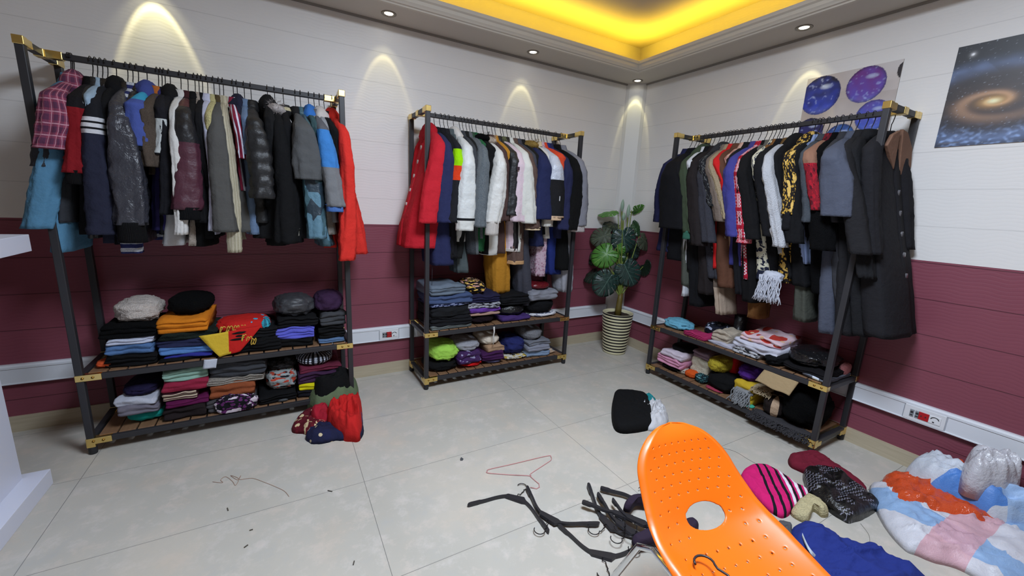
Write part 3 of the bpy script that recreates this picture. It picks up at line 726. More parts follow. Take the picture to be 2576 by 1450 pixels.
G1('pink metallic raincoat', 'a pinkish hem under the silver and black jacket', 'raincoat', '9a7284:plastic:spots:b8a0ac', 1356, None, (1360, 695, 26), hb=.5)
G1('royal blue trousers', 'hanging low near the right end of the middle rack', 'trousers', '1f2c72', 1370, None, (1394, 690, 34), legs=True, hw=.15, hb=.55)
G1('dark navy zip jacket', 'third from the right on the middle rack', 'jacket', '22264a', 1378, (1418, 578, 30), (1410, 600, 30), out=.09)
G1('black knitted jacket', 'second from the right on the middle rack', 'jacket', '17181c:rib', 1397, (1434, 578, 34), (1420, 680, 28), out=.095)
G1('grey satin blouse', 'last on the right end of the middle rack', 'blouse', '76767e', 1411, (1454, 568, 36), (1428, 735, 30), out=.075, hb=.5, bsegs=((.5, '8a8480'), (1, '9a9aa2')), cuff=('a59d9c', .05), hw=.2)

# ---- right rack
def G2(*a, **k): return garment(2, *a, **k)
G2('dark navy straight coat', 'first at the far end of the right rack beside the plant', 'coat', '1d2046', 1738, (1666, 560, 46), (1668, 632, 44), out=.03)
G2('long black wool coat', 'broad coat second from the plant end of the right rack', 'coat', '16161a', 1750, (1688, 575, 58), (1700, 655, 70), out=.09, amp=.8)
G2('black overcoat with cuff tab', 'third from the plant end of the right rack', 'overcoat', '1a1a1e', 1758, (1715, 560, 44), (1740, 680, 46), out=.06, cat='coat')
G2('olive green parka', 'a dark green strip left of the white shirt sliver', 'parka', '3a4434', 1775, (1735, 585, 30), (1722, 718, 26), out=.06, cat='coat', bsegs=((.6, '3a4434'), (1, '484b44')), cuff=('2f5a52', .05), collar='hood')
G2('white cotton shirt', 'a white sliver between the olive and black coats', 'shirt', 'd4d6dc', 1786, (1760, 500, 22), (1719, 745, 14), out=.045)
G2('black pea coat', 'right of the white shirt sliver', 'coat', '17171b', 1795, (1750, 612, 30), (1745, 770, 30), out=.06)
G2('espresso brown coat', 'left of the charcoal coat on the right rack', 'coat', '2c2627', 1808, (1758, 618, 34), (1772, 740, 36), out=.075)
G2('charcoal boucle coat', 'right of the espresso brown coat', 'coat', '33333a:cloth:fleck:26262c', 1822, (1785, 610, 34), (1790, 700, 36), out=.07, collar='hood', cmat='2e2e30')
G2('grey animal print blouse', 'a patterned sliver beside the charcoal boucle coat', 'blouse', '50545c:cloth:spots:1c1c20', 1830, (1803, 520, 24), (1800, 640, 24), out=.075)
G2('taupe wool jacket', 'left of the red coat on the right rack', 'jacket', '6c6058', 1838, (1818, 558, 30), (1812, 790, 24), out=.08, hb=.5, bsegs=((.8, '5d5148'), (1, '9d8c7c')))
G2('light beige cardigan', 'a thin pale strip touching the red coat', 'cardigan', '98886e:knit', 1846, (1832, 552, 16), (1822, 600, 16), out=.085)
G2('scarlet red coat', 'the only plain red garment on the right rack', 'coat', 'b81c1e', 1854, (1842, 525, 24), (1802, 676, 28), out=.075)
G2('tobacco brown suede coat', 'right of the scarlet coat', 'coat', '56382a', 1866, (1846, 550, 36), (1818, 722, 40), out=.07)
G2('dusty rose checked jacket', 'its pale collar peeks above the indigo coat', 'jacket', 'b08a7c:cloth:plaid:8f5f5a:d8b8a8', 1885, (1868, 470, 24), (1840, 718, 26), out=.04, hb=.5, cmat='c09a8a', bsegs=((1, 'a88a76'),))
G2('black satin bomber', 'a dark band left of the indigo corduroy coat', 'jacket', '1b1c24', 1893, (1868, 520, 24), (1860, 740, 26), out=.05)
G2('indigo corduroy coat', 'purple blue coat left of the red houndstooth', 'coat', '393a86', 1912, (1850, 596, 40), (1850, 668, 46), out=.10, cmat='3c3a7c')
G2('red and white houndstooth jacket', 'with turned cuff in the middle of the right rack', 'jacket', 'b03040:cloth:hound:d0c0c8:98182c', 1928, (1874, 600, 34), (1878, 702, 34), out=.10, cuff=('b8a0a8:cloth:hound:c03040', .03))
G2('black crepe blazer', 'right of the houndstooth jacket', 'blazer', '15151a', 1940, (1890, 602, 42), (1880, 760, 44), out=.105, cat='jacket')
G2('grey green trousers', 'hanging low under the crepe blazer', 'trousers', '56544e', 1950, None, (1872, 735, 34), legs=True, hw=.16, hb=.5)
G2('cream and black floral dress', 'with a navy hem band below the black garments', 'dress', 'c9c4ae:cloth:floral:26283a:1f2234', 1960, (1945, 560, 26), (1922, 704, 56), out=.06, hem=('20243a', .06))
G2('camel brown skirt', 'a brown panel hanging lowest at mid right rack', 'skirt', '6e4a28', 1966, None, (1893, 800, 32), legs=True, hw=.15, hb=.55)
G2('black ribbed coat', 'left of the white fluffy cardigan', 'coat', '1a1a1e', 1975, (1945, 596, 44), (1950, 690, 40), out=.09)
G2('white fluffy cardigan', 'bright white textured sleeve on the right rack', 'cardigan', 'cfd0d6:fur', 1995, (1965, 622, 30), (1968, 640, 30), out=.11, cmat='5c4426', amp=1.2)
G2('black ribbon trimmed blouse', 'between the white cardigan and the leopard coat', 'blouse', '17171a', 2010, (1990, 600, 26), (1985, 700, 30), out=.05, collar='hood', cmat='1a1a1c')
G2('yellow and black leopard coat', 'the only animal print coat in yellow', 'coat', 'b8923e:cloth:spots:1f1a18:caa65a', 2048, (1988, 540, 34), (1975, 712, 38), out=.10, collar='hood', cuff=('1c1c20', .09))
G2('black boiled wool coat', 'right of the leopard coat', 'coat', '151518', 2062, (2000, 612, 48), (2010, 720, 50), out=.09)
G2('blue striped shirt', 'pale blue hem low behind the black boiled wool coat', 'shirt', '5f6f96:cloth:stripe:7f8cb0', 2070, None, (2022, 664, 28))
G2('slate melange blazer', 'left of the dark red brocade jacket', 'blazer', '3e4450:cloth:fleck:33383f', 2085, (2034, 560, 32), (2012, 808, 46), out=.075, cat='jacket', cmat='3a3c40', hb=.6, bsegs=((.7, '26262a'), (1, '44463f')))
G2('dark red brocade jacket', 'with tan front edge on the right rack', 'jacket', '5c1622:cloth:floral:36121a:861824', 2104, (2062, 530, 36), (2060, 600, 30), out=.09, segs=((.35, '84604e'), (1, '7a1824:cloth:floral:4a121c:9a1a28')))
G2('black fur coat', 'dark furry mass below the blue grey short sleeve', 'fur_coat', '121214:fur', 2120, (2070, 630, 56), (2062, 740, 60), out=.07, cat='coat')
G2('charcoal car coat', 'left shoulder above the blue grey sleeve', 'coat', '303034', 2140, (2100, 560, 40), (2120, 760, 50), out=.05)
G2('blue grey wool coat', 'with wide three quarter sleeve near the right rack end', 'coat', '454b60', 2160, (2104, 545, 84), (2073, 838, 56), out=.13, amp=.7)
G2('charcoal tailored coat', 'with cuff buttons, second from the end post', 'coat', '29282b', 2182, (2164, 640, 58), (2120, 842, 56), out=.10, amp=.7)
G2('dark melange long coat', 'just behind the front right post of the right rack', 'coat', '242427', 2200, (2180, 700, 40), (2160, 845, 60), out=.03)

lc = G2('charcoal coat with tan collar', 'last on the right rack, its buttoned front facing the room', 'coat', '27262a', 2250, (2196, 640, 44), (2205, 848, 90), out=.02, th=.07, hw=.205, hb=.98, collar=None, buttons=('5c5a5e:plastic', 5, -.42, -.86, 1, .03), amp=.8)
for sd_, pts in ((-1, [(-.02, -.10), (-.10, -.13), (-.15, -.19), (-.07, -.26), (-.02, -.30)]), (1, [(.01, -.09), (.08, -.10), (.17, -.17), (.20, -.27), (.10, -.33), (.05, -.30)])):
    b = MB(); n = len(pts)
    for x in (.030, .048):
        for (y, z) in pts: b.v.append((x + .5 * abs(z) * .09, y, z))
    b.face(list(range(n))[::-1]); b.face([n + i for i in range(n)])
    for i in range(n): b.face([i, (i + 1) % n, n + (i + 1) % n, n + i])
    q = b.build('lapel', fab('7a5c4c'), lc, smooth=False, bevel=.004); q['label'] = 'tan collar lapel'

ue_, ze_ = rp(2, 2288, 628, .14); ul_ = (Matrix.Rotation(-RACKS[2][2], 3, 'Z') @ (RW(2, ue_, .14, 0) - RW(2, 0, .14, 0))).x - (Matrix.Rotation(-RACKS[2][2], 3, 'Z') @ (lc.location - RW(2, 0, 0, ZR))).x
rg = [(lerp(.01, ul_ - .03, i / 24), lerp(.12, .145, i / 24), lerp(-.17, ze_ - ZR, i / 24), lerp(.03, .05, min(1, i / 8)), .042, 2.3) for i in range(25)]
skin(rg, 24, 990, .009, .003).build('sleeve', fab('27262a'), lc)
def sew_on(o, r, px, py, d, w_, h_, hexc, nm, lb):
    u_, z_ = rp(r, px, py, -d); b = MB(); b.box((0, 0, 0), (w_, .004, h_)); q = b.build(nm, fab(hexc), o, smooth=False, bevel=.001)
    q.location = RW(r, u_, -d, z_) - o.location; q.location = Matrix.Rotation(-RACKS[r][2], 3, 'Z') @ q.location; q['label'] = lb
sew_on(bpy.data.objects['fleece_jacket'], 1, 1304, 424, .335, .022, .022, '3a2830', 'chest_patch', 'small dark chest patch')
for o_ in bpy.data.objects:
    if o_.get('label', '').startswith('silver and black colour block'): sew_on(o_, 1, 1408, 500, .350, .006, .036, 'c8c8cc', 'sleeve_logo', 'white sleeve mark'); break

# ------------------------------------------------------------------ folded clothes on the shelves
FN = [500]
def folded_mesh(w, d, h, lobes, seed, soft=1.0):
    """a folded garment: rounded slab whose front shows the fold lobes; origin at bottom centre"""
    b = MB(); P = []; nu = 22
    half = []
    nf = max(12, lobes * 7)
    for i in range(nf + 1):
        t = i / nf; z = h * t
        t2_ = t + .5 / max(1, lobes) * .5 * N3(t * 3, seed, 1) * 2 * t * (1 - t) * 2; bulge = abs(math.sin(PI * lobes * t2_)) ** .5 if lobes else 0
        edge = (1 - abs(2 * t - 1) ** 4) ** .5
        half.append((-d / 2 + .012 - .012 * bulge - .010 * edge, z))
    top = [(lerp(-d / 2 + .012, d / 2 - .012, i / 9), h) for i in range(1, 9)]
    back = [(d / 2 - .012 + .012 * math.sin(PI * i / 6), h * (1 - i / 6)) for i in range(7)]
    bot = [(lerp(d / 2 - .012, -d / 2 + .012, i / 5), 0) for i in range(1, 5)]
    loop = half + top + back + bot
    for i in range(nu + 1):
        t = i / nu; e = (1 - abs(2 * t - 1) ** 5); sc_ = lerp(.80, 1, max(0, e) ** .5); x = lerp(-w / 2, w / 2, t)
        row = []
        for (y, z) in loop:
            zz = h / 2 + (z - h / 2) * sc_
            zz = zz if z > h * .03 else max(0, zz * .2)
            yy = y * lerp(.93, 1, sc_)
            k = z / h
            dz = soft * k * (.006 * max(0, 1 - abs(N3(x * 8 + yy * 4, yy * 8, .3, seed + 9)) * 4) + .011 * N3(x * 9, yy * 9, .3, seed) + .006 * N3(x * 26, yy * 26, .9, seed))
            dy = soft * .015 * N3(x * 11, z * 40, 1.7, seed + 3) + soft * .018 * N3(x * 5, 3, z * 8, seed + 4)
            dx = soft * .008 * N3(4, yy * 12, z * 30, seed + 6) * (1 if abs(2 * t - 1) > .7 else .3)
            row.append((x + dx * 1.6, yy + dy, max(0, zz + dz * 1.3)))
        P.append(row)
    q = b.grid(P, True, lambda i, j: (i / nu * w, j * .012), flip=True)
    b.cap(q, 0, len(loop)); b.cap(q, nu, len(loop), True)
    return b
def crumple_mesh(w, d, h, seed, rough=1.0, base=True):
    b = MB(); P = []; nt = 32; npn = 52
    for i in range(nt + 1):
        th = PI * i / nt; row = []
        for j in range(npn):
            ph = 2 * PI * j / npn; x = math.sin(th) * math.cos(ph); y = math.sin(th) * math.sin(ph); z = math.cos(th)
            sx = math.copysign(abs(x) ** .8, x); sy = math.copysign(abs(y) ** .8, y); z = math.copysign(abs(z) ** .75, z)
            r = 1 + rough * (.16 * N3(x * 1.6, y * 1.6, z * 1.6, seed) - .16 * abs(N3(x * 3.1, y * 3.1, z * 3.1, seed + 1)) + .10 * abs(N3(x * 6, y * 6, z * 5, seed + 2)))
            c1_ = max(0, 1 - abs(N3(x * 2.2 + z, y * 2.2, z * 2.6, seed + 3)) * 4); c2_ = max(0, 1 - abs(N3(x * 4.2, y * 4.2 - z, z * 4.6, seed + 4)) * 3.5)
            r += rough * (.09 * c1_ * c1_ + .05 * c2_ - .05)
            X, Y, Z = sx * r * w / 2, sy * r * d / 2, h * (.5 + z * r * .5)
            if base and Z < h * .12: Z = max(0, Z * .4)
            row.append((X, Y, Z))
        P.append(row)
    b.grid(P, True, lambda i, j: (j / npn * w * 2.4, i / nt * (h + d)), flip=False)
    return b
COLS = []
def stack(r, level, items, xl, xr, v=-.015, d=.29):
    """items bottom to top: (short, name, mat, ytop_px, opts)"""
    zb = (.425 if level else .075) + .0212; z = zb
    for it in items:
        short, name, mat, yt = it[:4]; op = it[4] if len(it) > 4 else {}
        FN[0] += 1
        a_, b_ = op.get('x', (xl, xr)); vf = v - d / 2
        ua, z1 = rp(r, a_, yt, vf); ub, z2 = rp(r, b_, yt, vf); uc = (ua + ub) / 2; wd = abs(ub - ua)
        zt = rp(r, (a_ + b_) / 2, yt, vf + op.get('dv', .0))[1]
        h = max(.012, min(zt - z, .3)); dd = op.get('d', d)
        if op.get('k') == 'c': mb = crumple_mesh(wd, dd, h * 1.04, FN[0], op.get('rough', 1))
        else: mb = folded_mesh(wd, dd, h, op.get('n', max(1, round(h / .022))), FN[0], op.get('soft', 1.0))
        o = mb.build(name, fab(mat)); o.location = RW(r, uc, v + op.get('v', 0), z)
        o.rotation_euler = (0, 0, RACKS[r][2] + random.uniform(-.09, .09))
        lv = 'upper' if level else 'lower'
        rest = op.get('rest', 'on the %s shelf of the %s rack' % (lv, RN[r]))
        tag(o, '%s %s' % (short, rest), op.get('cat', name.replace('_', ' ').replace('folded ', '')), 'folded clothes on the %s rack' % RN[r])
        COLS.append(o)
        z += h - .002 if not op.get('stay') else 0
    return z
C = dict(k='c')
# left rack, upper shelf
stack(0, 1, [('folded black trousers', 'folded_trousers', '131315', 893), ('folded light blue jeans', 'folded_jeans', '4a6aa0', 866, dict(x=(268, 385), n=2)), ('folded white tee shirt', 'folded_shirt', 'bfc4d6', 850, dict(x=(266, 383), n=2)),
    ('fuzzy black sweater', 'folded_sweater', '161617:fur', 820, dict(x=(252, 398))), ('cream speckled knit jumper', 'folded_jumper', 'b8aea6:knit', 766, dict(x=(262, 395), k='c', rough=.7, d=.26))], 262, 396)
stack(0, 1, [('folded black shorts', 'folded_shorts', '131314', 898), ('bright blue trimmed tee', 'folded_shirt', '2a2f8a', 889, dict(x=(420, 545), n=1)), ('folded sky blue jeans', 'folded_jeans', '4f78bb', 872, dict(n=2)), ('folded indigo jeans', 'folded_jeans', '23284a', 855, dict(n=2)),
    ('folded dark green knit', 'folded_sweater', '232e2c:knit', 836), ('folded bright orange fleece', 'folded_fleece', 'd97f1e', 798, dict(x=(396, 524), n=3)), ('round black wool bundle', 'wool_bundle', '111112:fur', 752, dict(x=(408, 528), k='c', rough=.4, cat='clothing'))], 400, 545)
stack(0, 1, [('wide folded black coat', 'folded_coat', '121214', 852), ('folded black shawl', 'folded_shawl', '19191b', 828, dict(x=(548, 694)))], 548, 705)
stack(0, 1, [('folded black leggings', 'folded_leggings', '121213', 853), ('folded periwinkle sweatshirt', 'folded_sweatshirt', '5a5fd0', 823, dict(x=(697, 794), n=4)), ('folded plain black jumper', 'folded_jumper', '151517', 801, dict(x=(695, 797))), ('charcoal padded jacket bundle', 'padded_jacket', '353538:puffer', 754, dict(x=(684, 794), k='c', rough=.8, cat='jacket'))], 705, 790, d=.28)
stack(0, 1, [('folded pale blue jeans', 'folded_jeans', '4e6894', 850, dict(n=2)), ('folded black cardigan', 'folded_cardigan', '141416', 820), ('folded charcoal tee', 'folded_shirt', '3c3d40', 790, dict(n=3)), ('deep purple hoodie bundle', 'folded_hoodie', '33203f', 743, dict(k='c', rough=.6, x=(792, 868)))], 802, 866, d=.28)
# left rack, lower shelf
stack(0, 0, [('bright teal rolled towel', 'rolled_towel', '17898a', 1040, dict(x=(296, 420), k='c', rough=.35, d=.24)), ('grey ribbed vest', 'folded_vest', '69656f', 1020, dict(x=(300, 402), n=2)), ('white crumpled blouse', 'folded_blouse', 'aeb0ba', 1003, dict(x=(292, 396), n=1)), ('dark navy folded throw', 'folded_throw', '1b1738', 975, dict(x=(296, 398), k='c', rough=.5))], 296, 410)
stack(0, 0, [('dark brown folded scarf', 'folded_scarf', '2a2122', 1022, dict(n=2)), ('magenta folded top', 'folded_blouse', '55133f', 1004), ('black top with cream edging', 'folded_blouse', '3b1c24:cloth:hstripe:b0a08a', 985, dict(x=(412, 500), n=2)), ('crimson folded tee', 'folded_shirt', '87223a', 958, dict(x=(404, 520), n=2)), ('mint green folded tee', 'folded_shirt', '84a394', 932, dict(x=(402, 516), n=3))], 410, 520)
stack(0, 0, [('dark grey folded sweatpants', 'folded_sweatpants', '3f3d3f', 1000, dict(n=3)), ('rust brown folded jumper', 'folded_jumper', '83462a', 965, dict(x=(526, 640), n=2)), ('cream edged grey knit', 'folded_sweater', '8c857c:knit', 950, dict(x=(516, 668), n=3)), ('charcoal folded jeans', 'folded_jeans', '38393d', 910, dict(x=(530, 672), n=3))], 520, 645)
stack(0, 0, [('purple dotted scarf', 'dotted_scarf', '5e2a5e:cloth:spots:141318:c9bcc6', 992, dict(x=(536, 646), k='c', d=.08, v=-.155, stay=1, cat='scarf'))], 536, 646)
stack(0, 0, [('folded black tights', 'folded_tights', '131315', 990, dict(x=(648, 742))), ('grey and orange floral blouse', 'floral_blouse', '8a94a0:cloth:floral:1c1e24:a8402e', 940, dict(x=(664, 750), k='c', rough=.7, cat='blouse')), ('dark lace top', 'lace_blouse', '2b2a2c:cloth:spots:3c3b3d:222224', 918, dict(x=(672, 748), k='c', d=.2, cat='blouse'))], 655, 745)
stack(0, 0, [('small grey folded sock pair', 'sock_pair', '4d4f51', 1003, dict(k='c', d=.06, v=-.13, cat='socks'))], 694, 728)
stack(0, 0, [('folded navy shorts', 'folded_shorts', '191a26', 978), ('bright yellow folded tee', 'folded_shirt', 'd8cc14', 962, dict(x=(756, 826), n=2)), ('dark purple folded sweater', 'folded_sweater', '38203a', 937, dict(n=3)), ('maroon folded cardigan', 'folded_cardigan', '5c2032', 922, dict(x=(752, 856), n=2)), ('black and white polka dot dress', 'polka_dot_dress', '1a1a24:cloth:dots:c9ccd8', 896, dict(x=(746, 842), k='c', rough=.3, cat='dress'))], 748, 850)
# middle rack, upper shelf
stack(1, 1, [('flat olive grey shirt', 'folded_shirt', '5a5f5e', 820, dict(n=2)), ('folded black jeans', 'folded_jeans', '1c1c20', 796, dict(n=3)), ('folded black cords', 'folded_trousers', '202124', 771, dict(n=2)), ('navy floral print top', 'floral_blouse', '20284a:cloth:floral:8c94b4', 764, dict(n=1, cat='blouse')), ('folded mid blue jeans', 'folded_jeans', '3b4a72', 743, dict(x=(1080, 1188), n=2)), ('folded grey blue jeans', 'folded_jeans', '5d6a80', 718, dict(x=(1080, 1168), n=3))], 1082, 1184)
stack(1, 1, [('dark furry brown stole', 'fur_stole', '2b2026:fur', 793, dict(k='c', rough=.5, cat='stole')), ('tan folded slip', 'folded_slip', '9a7c6e', 786, dict(n=1)), ('violet folded top', 'folded_blouse', '5a3494', 776, dict(n=1)), ('black and white lace blouse', 'lace_blouse', '8c90a4:cloth:floral:1b1b22', 762, dict(n=2, cat='blouse')), ('dark navy pyjama top', 'folded_blouse', '1c1c3a', 742), ('black scarf with pink flowers', 'floral_scarf', '161518:cloth:floral:b88a80:d0a850', 712, dict(x=(1176, 1234), k='c', rough=.6, cat='scarf'))], 1182, 1258)
stack(1, 1, [('violet strap purse', 'purse', '3c2a66', 797, dict(n=1, cat='bag')), ('black leather handbag', 'handbag', '17171c:leather', 768, dict(k='c', rough=.4, cat='bag')), ('black folded skirt', 'folded_skirt', '151519', 742)], 1262, 1330)
stack(1, 1, [('white letter print scarf', 'printed_scarf', 'c8c8d0:cloth:spots:d4d2d6:54586a', 789, dict(k='c', rough=.4, x=(1340, 1412), cat='scarf')), ('thick folded black sweater', 'folded_sweater', '141417', 755, dict(k='c', rough=.4)), ('light grey folded top', 'folded_blouse', '7b7c84', 733, dict(n=2, x=(1336, 1402))), ('glossy dark red pouch', 'pouch', '60161c:plastic', 716, dict(k='c', rough=.3, x=(1346, 1400), d=.2, cat='pouch'))], 1336, 1406)
# middle rack, lower shelf
stack(1, 0, [('black crumpled cardigan', 'crumpled_cardigan', '141416', 915, dict(k='c', x=(1080, 1160), rough=.5, cat='cardigan')), ('lime green tee', 'crumpled_shirt', '9fcf52', 872, dict(k='c', x=(1090, 1164), rough=.8, cat='shirt'))], 1085, 1160)
stack(1, 0, [('bright red tee', 'crumpled_shirt', 'cc1a1c', 913, dict(k='c', rough=.5, cat='shirt')), ('dark purple tee with white script', 'folded_shirt', '3c2450:cloth:spots:3c2450:8a86a4', 888, dict(x=(1152, 1206), n=2)), ('grey glitter sweater', 'crumpled_sweater', '8a8a90:cloth:fleck:a8a8ae', 862, dict(k='c', x=(1154, 1216), rough=.6, cat='sweater'))], 1160, 1224)
stack(1, 0, [('blue grey tie belt blouse', 'blouse', '5e5e8a', 906, dict(k='c', x=(1222, 1272), rough=.6)), ('aubergine folded trousers', 'folded_trousers', '3b1a42', 886, dict(n=3)), ('tan folded cardigan', 'folded_cardigan', '9a7c62', 870, dict(n=1, x=(1226, 1268))), ('beige satin pillowcase', 'pillowcase', 'c4b8a8', 848, dict(k='c', x=(1216, 1266), rough=.5, cat='linen'))], 1218, 1268)
stack(1, 0, [('yellow black and white patterned cloth', 'patterned_cloth', 'c9c4b4:cloth:floral:1e1d22:b89c3a', 896, dict(k='c', x=(1268, 1334), cat='clothing')), ('royal navy cardigan', 'crumpled_cardigan', '222860', 855, dict(k='c', x=(1276, 1332), rough=.9, cat='cardigan'))], 1268, 1330)
stack(1, 0, [('pale blue denim shorts', 'folded_shorts', '6f84a8', 882, dict(n=2)), ('grey folded tee', 'folded_shirt', '7c7e8a', 868, dict(n=2)), ('darker grey folded tee', 'folded_shirt', '6a6c74', 858, dict(n=2)), ('grey knit tote', 'knit_tote', '77777b:knit', 830, dict(k='c', rough=.4, x=(1326, 1376), cat='bag'))], 1330, 1382)
stack(1, 0, [('peach bow blouse', 'blouse', 'b39a84:cloth:big:6f8494:c8b8a4', 886, dict(k='c', x=(1354, 1402), d=.12, v=-.08, rough=.9))], 1354, 1402)
# right rack, upper shelf
stack(2, 1, [('light blue crumpled shirt', 'crumpled_shirt', '6fb4de', 808, dict(k='c', rough=1.1, cat='shirt'))], 1660, 1722, d=.2, v=-.05)
stack(2, 1, [('magenta folded sweater', 'folded_sweater', '9a2a55', 841, dict(n=3, d=.14, v=-.08))], 1724, 1780)
stack(2, 1, [('black tee with white script', 'printed_shirt', '1a1c28:cloth:spots:1a1c28:9aa0b4', 822, dict(k='c', rough=.5, d=.2, v=.08, cat='shirt'))], 1736, 1790)
stack(2, 1, [('pale lilac folded shirt', 'folded_shirt', 'aaa8b4', 866, dict(n=3, x=(1780, 1842))), ('beige belted folded trousers', 'folded_trousers', 'a89c8c', 838, dict(n=3, d=.2, x=(1788, 1834)))], 1780, 1840, d=.26)
stack(2, 1, [('black and white zigzag tee', 'folded_shirt', 'a4a4a8:cloth:floral:1f1f24', 880, dict(n=2, x=(1845, 1915))), ('white striped folded shirt', 'folded_shirt', 'b8b8c4', 866, dict(n=2, x=(1848, 1968))), ('white tee with red figure print', 'printed_shirt', 'd4b8c0:cloth:big:a8342c:c8a484', 848, dict(n=2, x=(1862, 1965), cat='shirt'))], 1850, 1965)
stack(2, 1, [('black vest over the shelf edge', 'black_vest', '151517', 893, dict(k='c', rough=.8, cat='vest', rest='beside the shiny garment bag on the right rack'))], 1916, 1966, d=.3, v=-.06)
stack(2, 1, [('white and navy folded pyjamas', 'folded_pyjamas', '5c6478:cloth:wide:c4ccdc', 948, dict(n=1, x=(2020, 2085))), ('folded black cloak', 'folded_cloak', '17161c', 928, dict(n=2)), ('shiny black garment bag', 'garment_bag', '1f1e20:plastic', 886, dict(k='c', rough=.7, x=(1966, 2086), cat='bag'))], 1970, 2086)
stack(2, 1, [('small pink knit bundle', 'knit_bundle', 'a86a6a:knit', 918, dict(k='c', rough=.4, cat='clothing'))], 2104, 2130, d=.12, v=.10)
# right rack, lower shelf
stack(2, 0, [('black crumpled trousers', 'crumpled_trousers', '141518', 922, dict(k='c', rough=.6, cat='trousers')), ('pink scalloped sweater', 'folded_sweater', 'c78aa4', 900, dict(n=3, x=(1655, 1716))), ('white pink folded tee', 'folded_shirt', 'c9bcc8', 888, dict(n=1, x=(1664, 1718))), ('black felt beret', 'beret', '111113', 872, dict(k='c', rough=.2, x=(1672, 1722), d=.2, cat='hat'))], 1652, 1722)
stack(2, 0, [('ivory fluffy bundle', 'fluffy_bundle', 'c4bcae:fur', 926, dict(k='c', rough=.5, x=(1698, 1728), d=.1, v=-.07, cat='clothing'))], 1698, 1728, d=.2)
stack(2, 0, [('burnt orange sock bundle', 'sock_bundle', 'c4501c', 934, dict(k='c', rough=.6, x=(1722, 1752), d=.1, v=-.07, cat='socks'))], 1722, 1752, d=.2)
stack(2, 0, [('cream ribbed folded jumper', 'folded_jumper', 'bdb6a2:knit', 908, dict(n=2, d=.2, v=.05)), ('mauve folded cardigan', 'folded_cardigan', '8a7684', 892, dict(n=2, d=.2, v=.05))], 1724, 1770)
stack(2, 0, [('teal print headscarf', 'headscarf', '2e5a62:cloth:spots:16262c:5e8c92', 944, dict(k='c', rough=.8, x=(1748, 1780), d=.1, v=-.08, cat='scarf'))], 1748, 1780, d=.2)
stack(2, 0, [('black velour skirt', 'folded_skirt', '121214', 945, dict(k='c', rough=.5, x=(1766, 1850))), ('mustard sequin cardigan', 'sequin_cardigan', 'a8962e:knit', 904, dict(k='c', rough=.5, x=(1770, 1820), cat='cardigan')), ], 1770, 1830)
stack(2, 0, [('red knitted hat', 'knitted_hat', 'b01a1c', 908, dict(k='c', rough=.3, d=.14, v=.05, cat='hat'))], 1806, 1830)
stack(2, 0, [('coral pink folded scarf', 'folded_scarf', '9a3a50', 980, dict(k='c', rough=.8, d=.1, v=-.1))], 1778, 1824, d=.2)
stack(2, 0, [('yellow edged folded towel', 'folded_towel', 'b89a2a', 962, dict(n=1, x=(1852, 1902))), ('vivid purple crumpled shirt', 'crumpled_shirt', '45217a', 925, dict(k='c', rough=.8, x=(1848, 1904), cat='shirt'))], 1850, 1902, d=.24)
stack(2, 0, [('plaid brown and cream scarf', 'plaid_scarf', '2a211f:cloth:wide:a89078:8c2028', 1003, dict(k='c', rough=.4, x=(1916, 1972), d=.16, v=-.08, cat='scarf'))], 1916, 1972)
stack(2, 0, [('large black fake fur coat', 'fur_coat', '0f0f10:fur', 990, dict(k='c', rough=.6, x=(1950, 2062), cat='coat'))], 1950, 2062, d=.34)
stack(2, 0, [('turquoise folded belt', 'folded_belt', '3fa89a', 1018, dict(k='c', rough=.4, x=(1884, 1914), d=.06, v=-.13, cat='belt'))], 1884, 1914, d=.1)
def fringe(o_name, r, x0, x1, y0, y1, v, mat, n, label, cat, seed, droop=.0, head=True):
    rnd = random.Random(seed); ua, z1 = rp(r, x0, y0, v); ub, _ = rp(r, x1, y0, v); _, z2 = rp(r, (x0 + x1) / 2, y1, v)
    o = empty(o_name, RW(r, (ua + ub) / 2, v, z2), RACKS[r][2]); wd = abs(ub - ua); h = max(.04, z1 - z2)
    b = MB()
    for k in range(n):
        x = lerp(-wd / 2, wd / 2, rnd.random()); y = rnd.uniform(-.015, .02); pts = []
        sx = rnd.uniform(-.03, .03); hz = rnd.uniform(.9, 1.05)
        for i in range(7):
            t = i / 6; pts.append((x + sx * t + .006 * math.sin(t * 9 + k), y - .035 * t * (1 - droop) + .004 * math.cos(t * 8 + k), h * (1 - t * hz)))
        b.tube(pts, .0032, 5)
    b.build('fringe', fab(mat), o)
    if head: mb = crumple_mesh(wd * 1.05, .09, h * .45, seed, .7); q = mb.build('scarf_cloth', fab(mat), o); q.location = (0, .035, h * .72)
    tag(o, label, cat); return o
fringe('fringed_scarf', 2, 1845, 1892, 975, 1018, -.16, '7d8290', 60, 'grey scarf with a long loose fringe on the lower shelf of the right rack', 'scarf', 3)
fringe('fringed_scarf', 2, 1898, 1942, 972, 992, -.13, '9a8a70', 44, 'beige fringed scarf beside the plaid roll on the lower shelf', 'scarf', 4)
fringe('fringed_shawl', 2, 1890, 2050, 1035, 1085, -.19, '34343c', 200, 'charcoal shaggy fringed shawl spilling off the lower front edge of the right rack', 'shawl', 5)
fringe('fringed_scarf', 2, 1914, 1962, 690, 762, -.23, 'b4b6c0', 70, 'white scarf fringe hanging below the floral dress on the right rack', 'scarf', 6, .8)
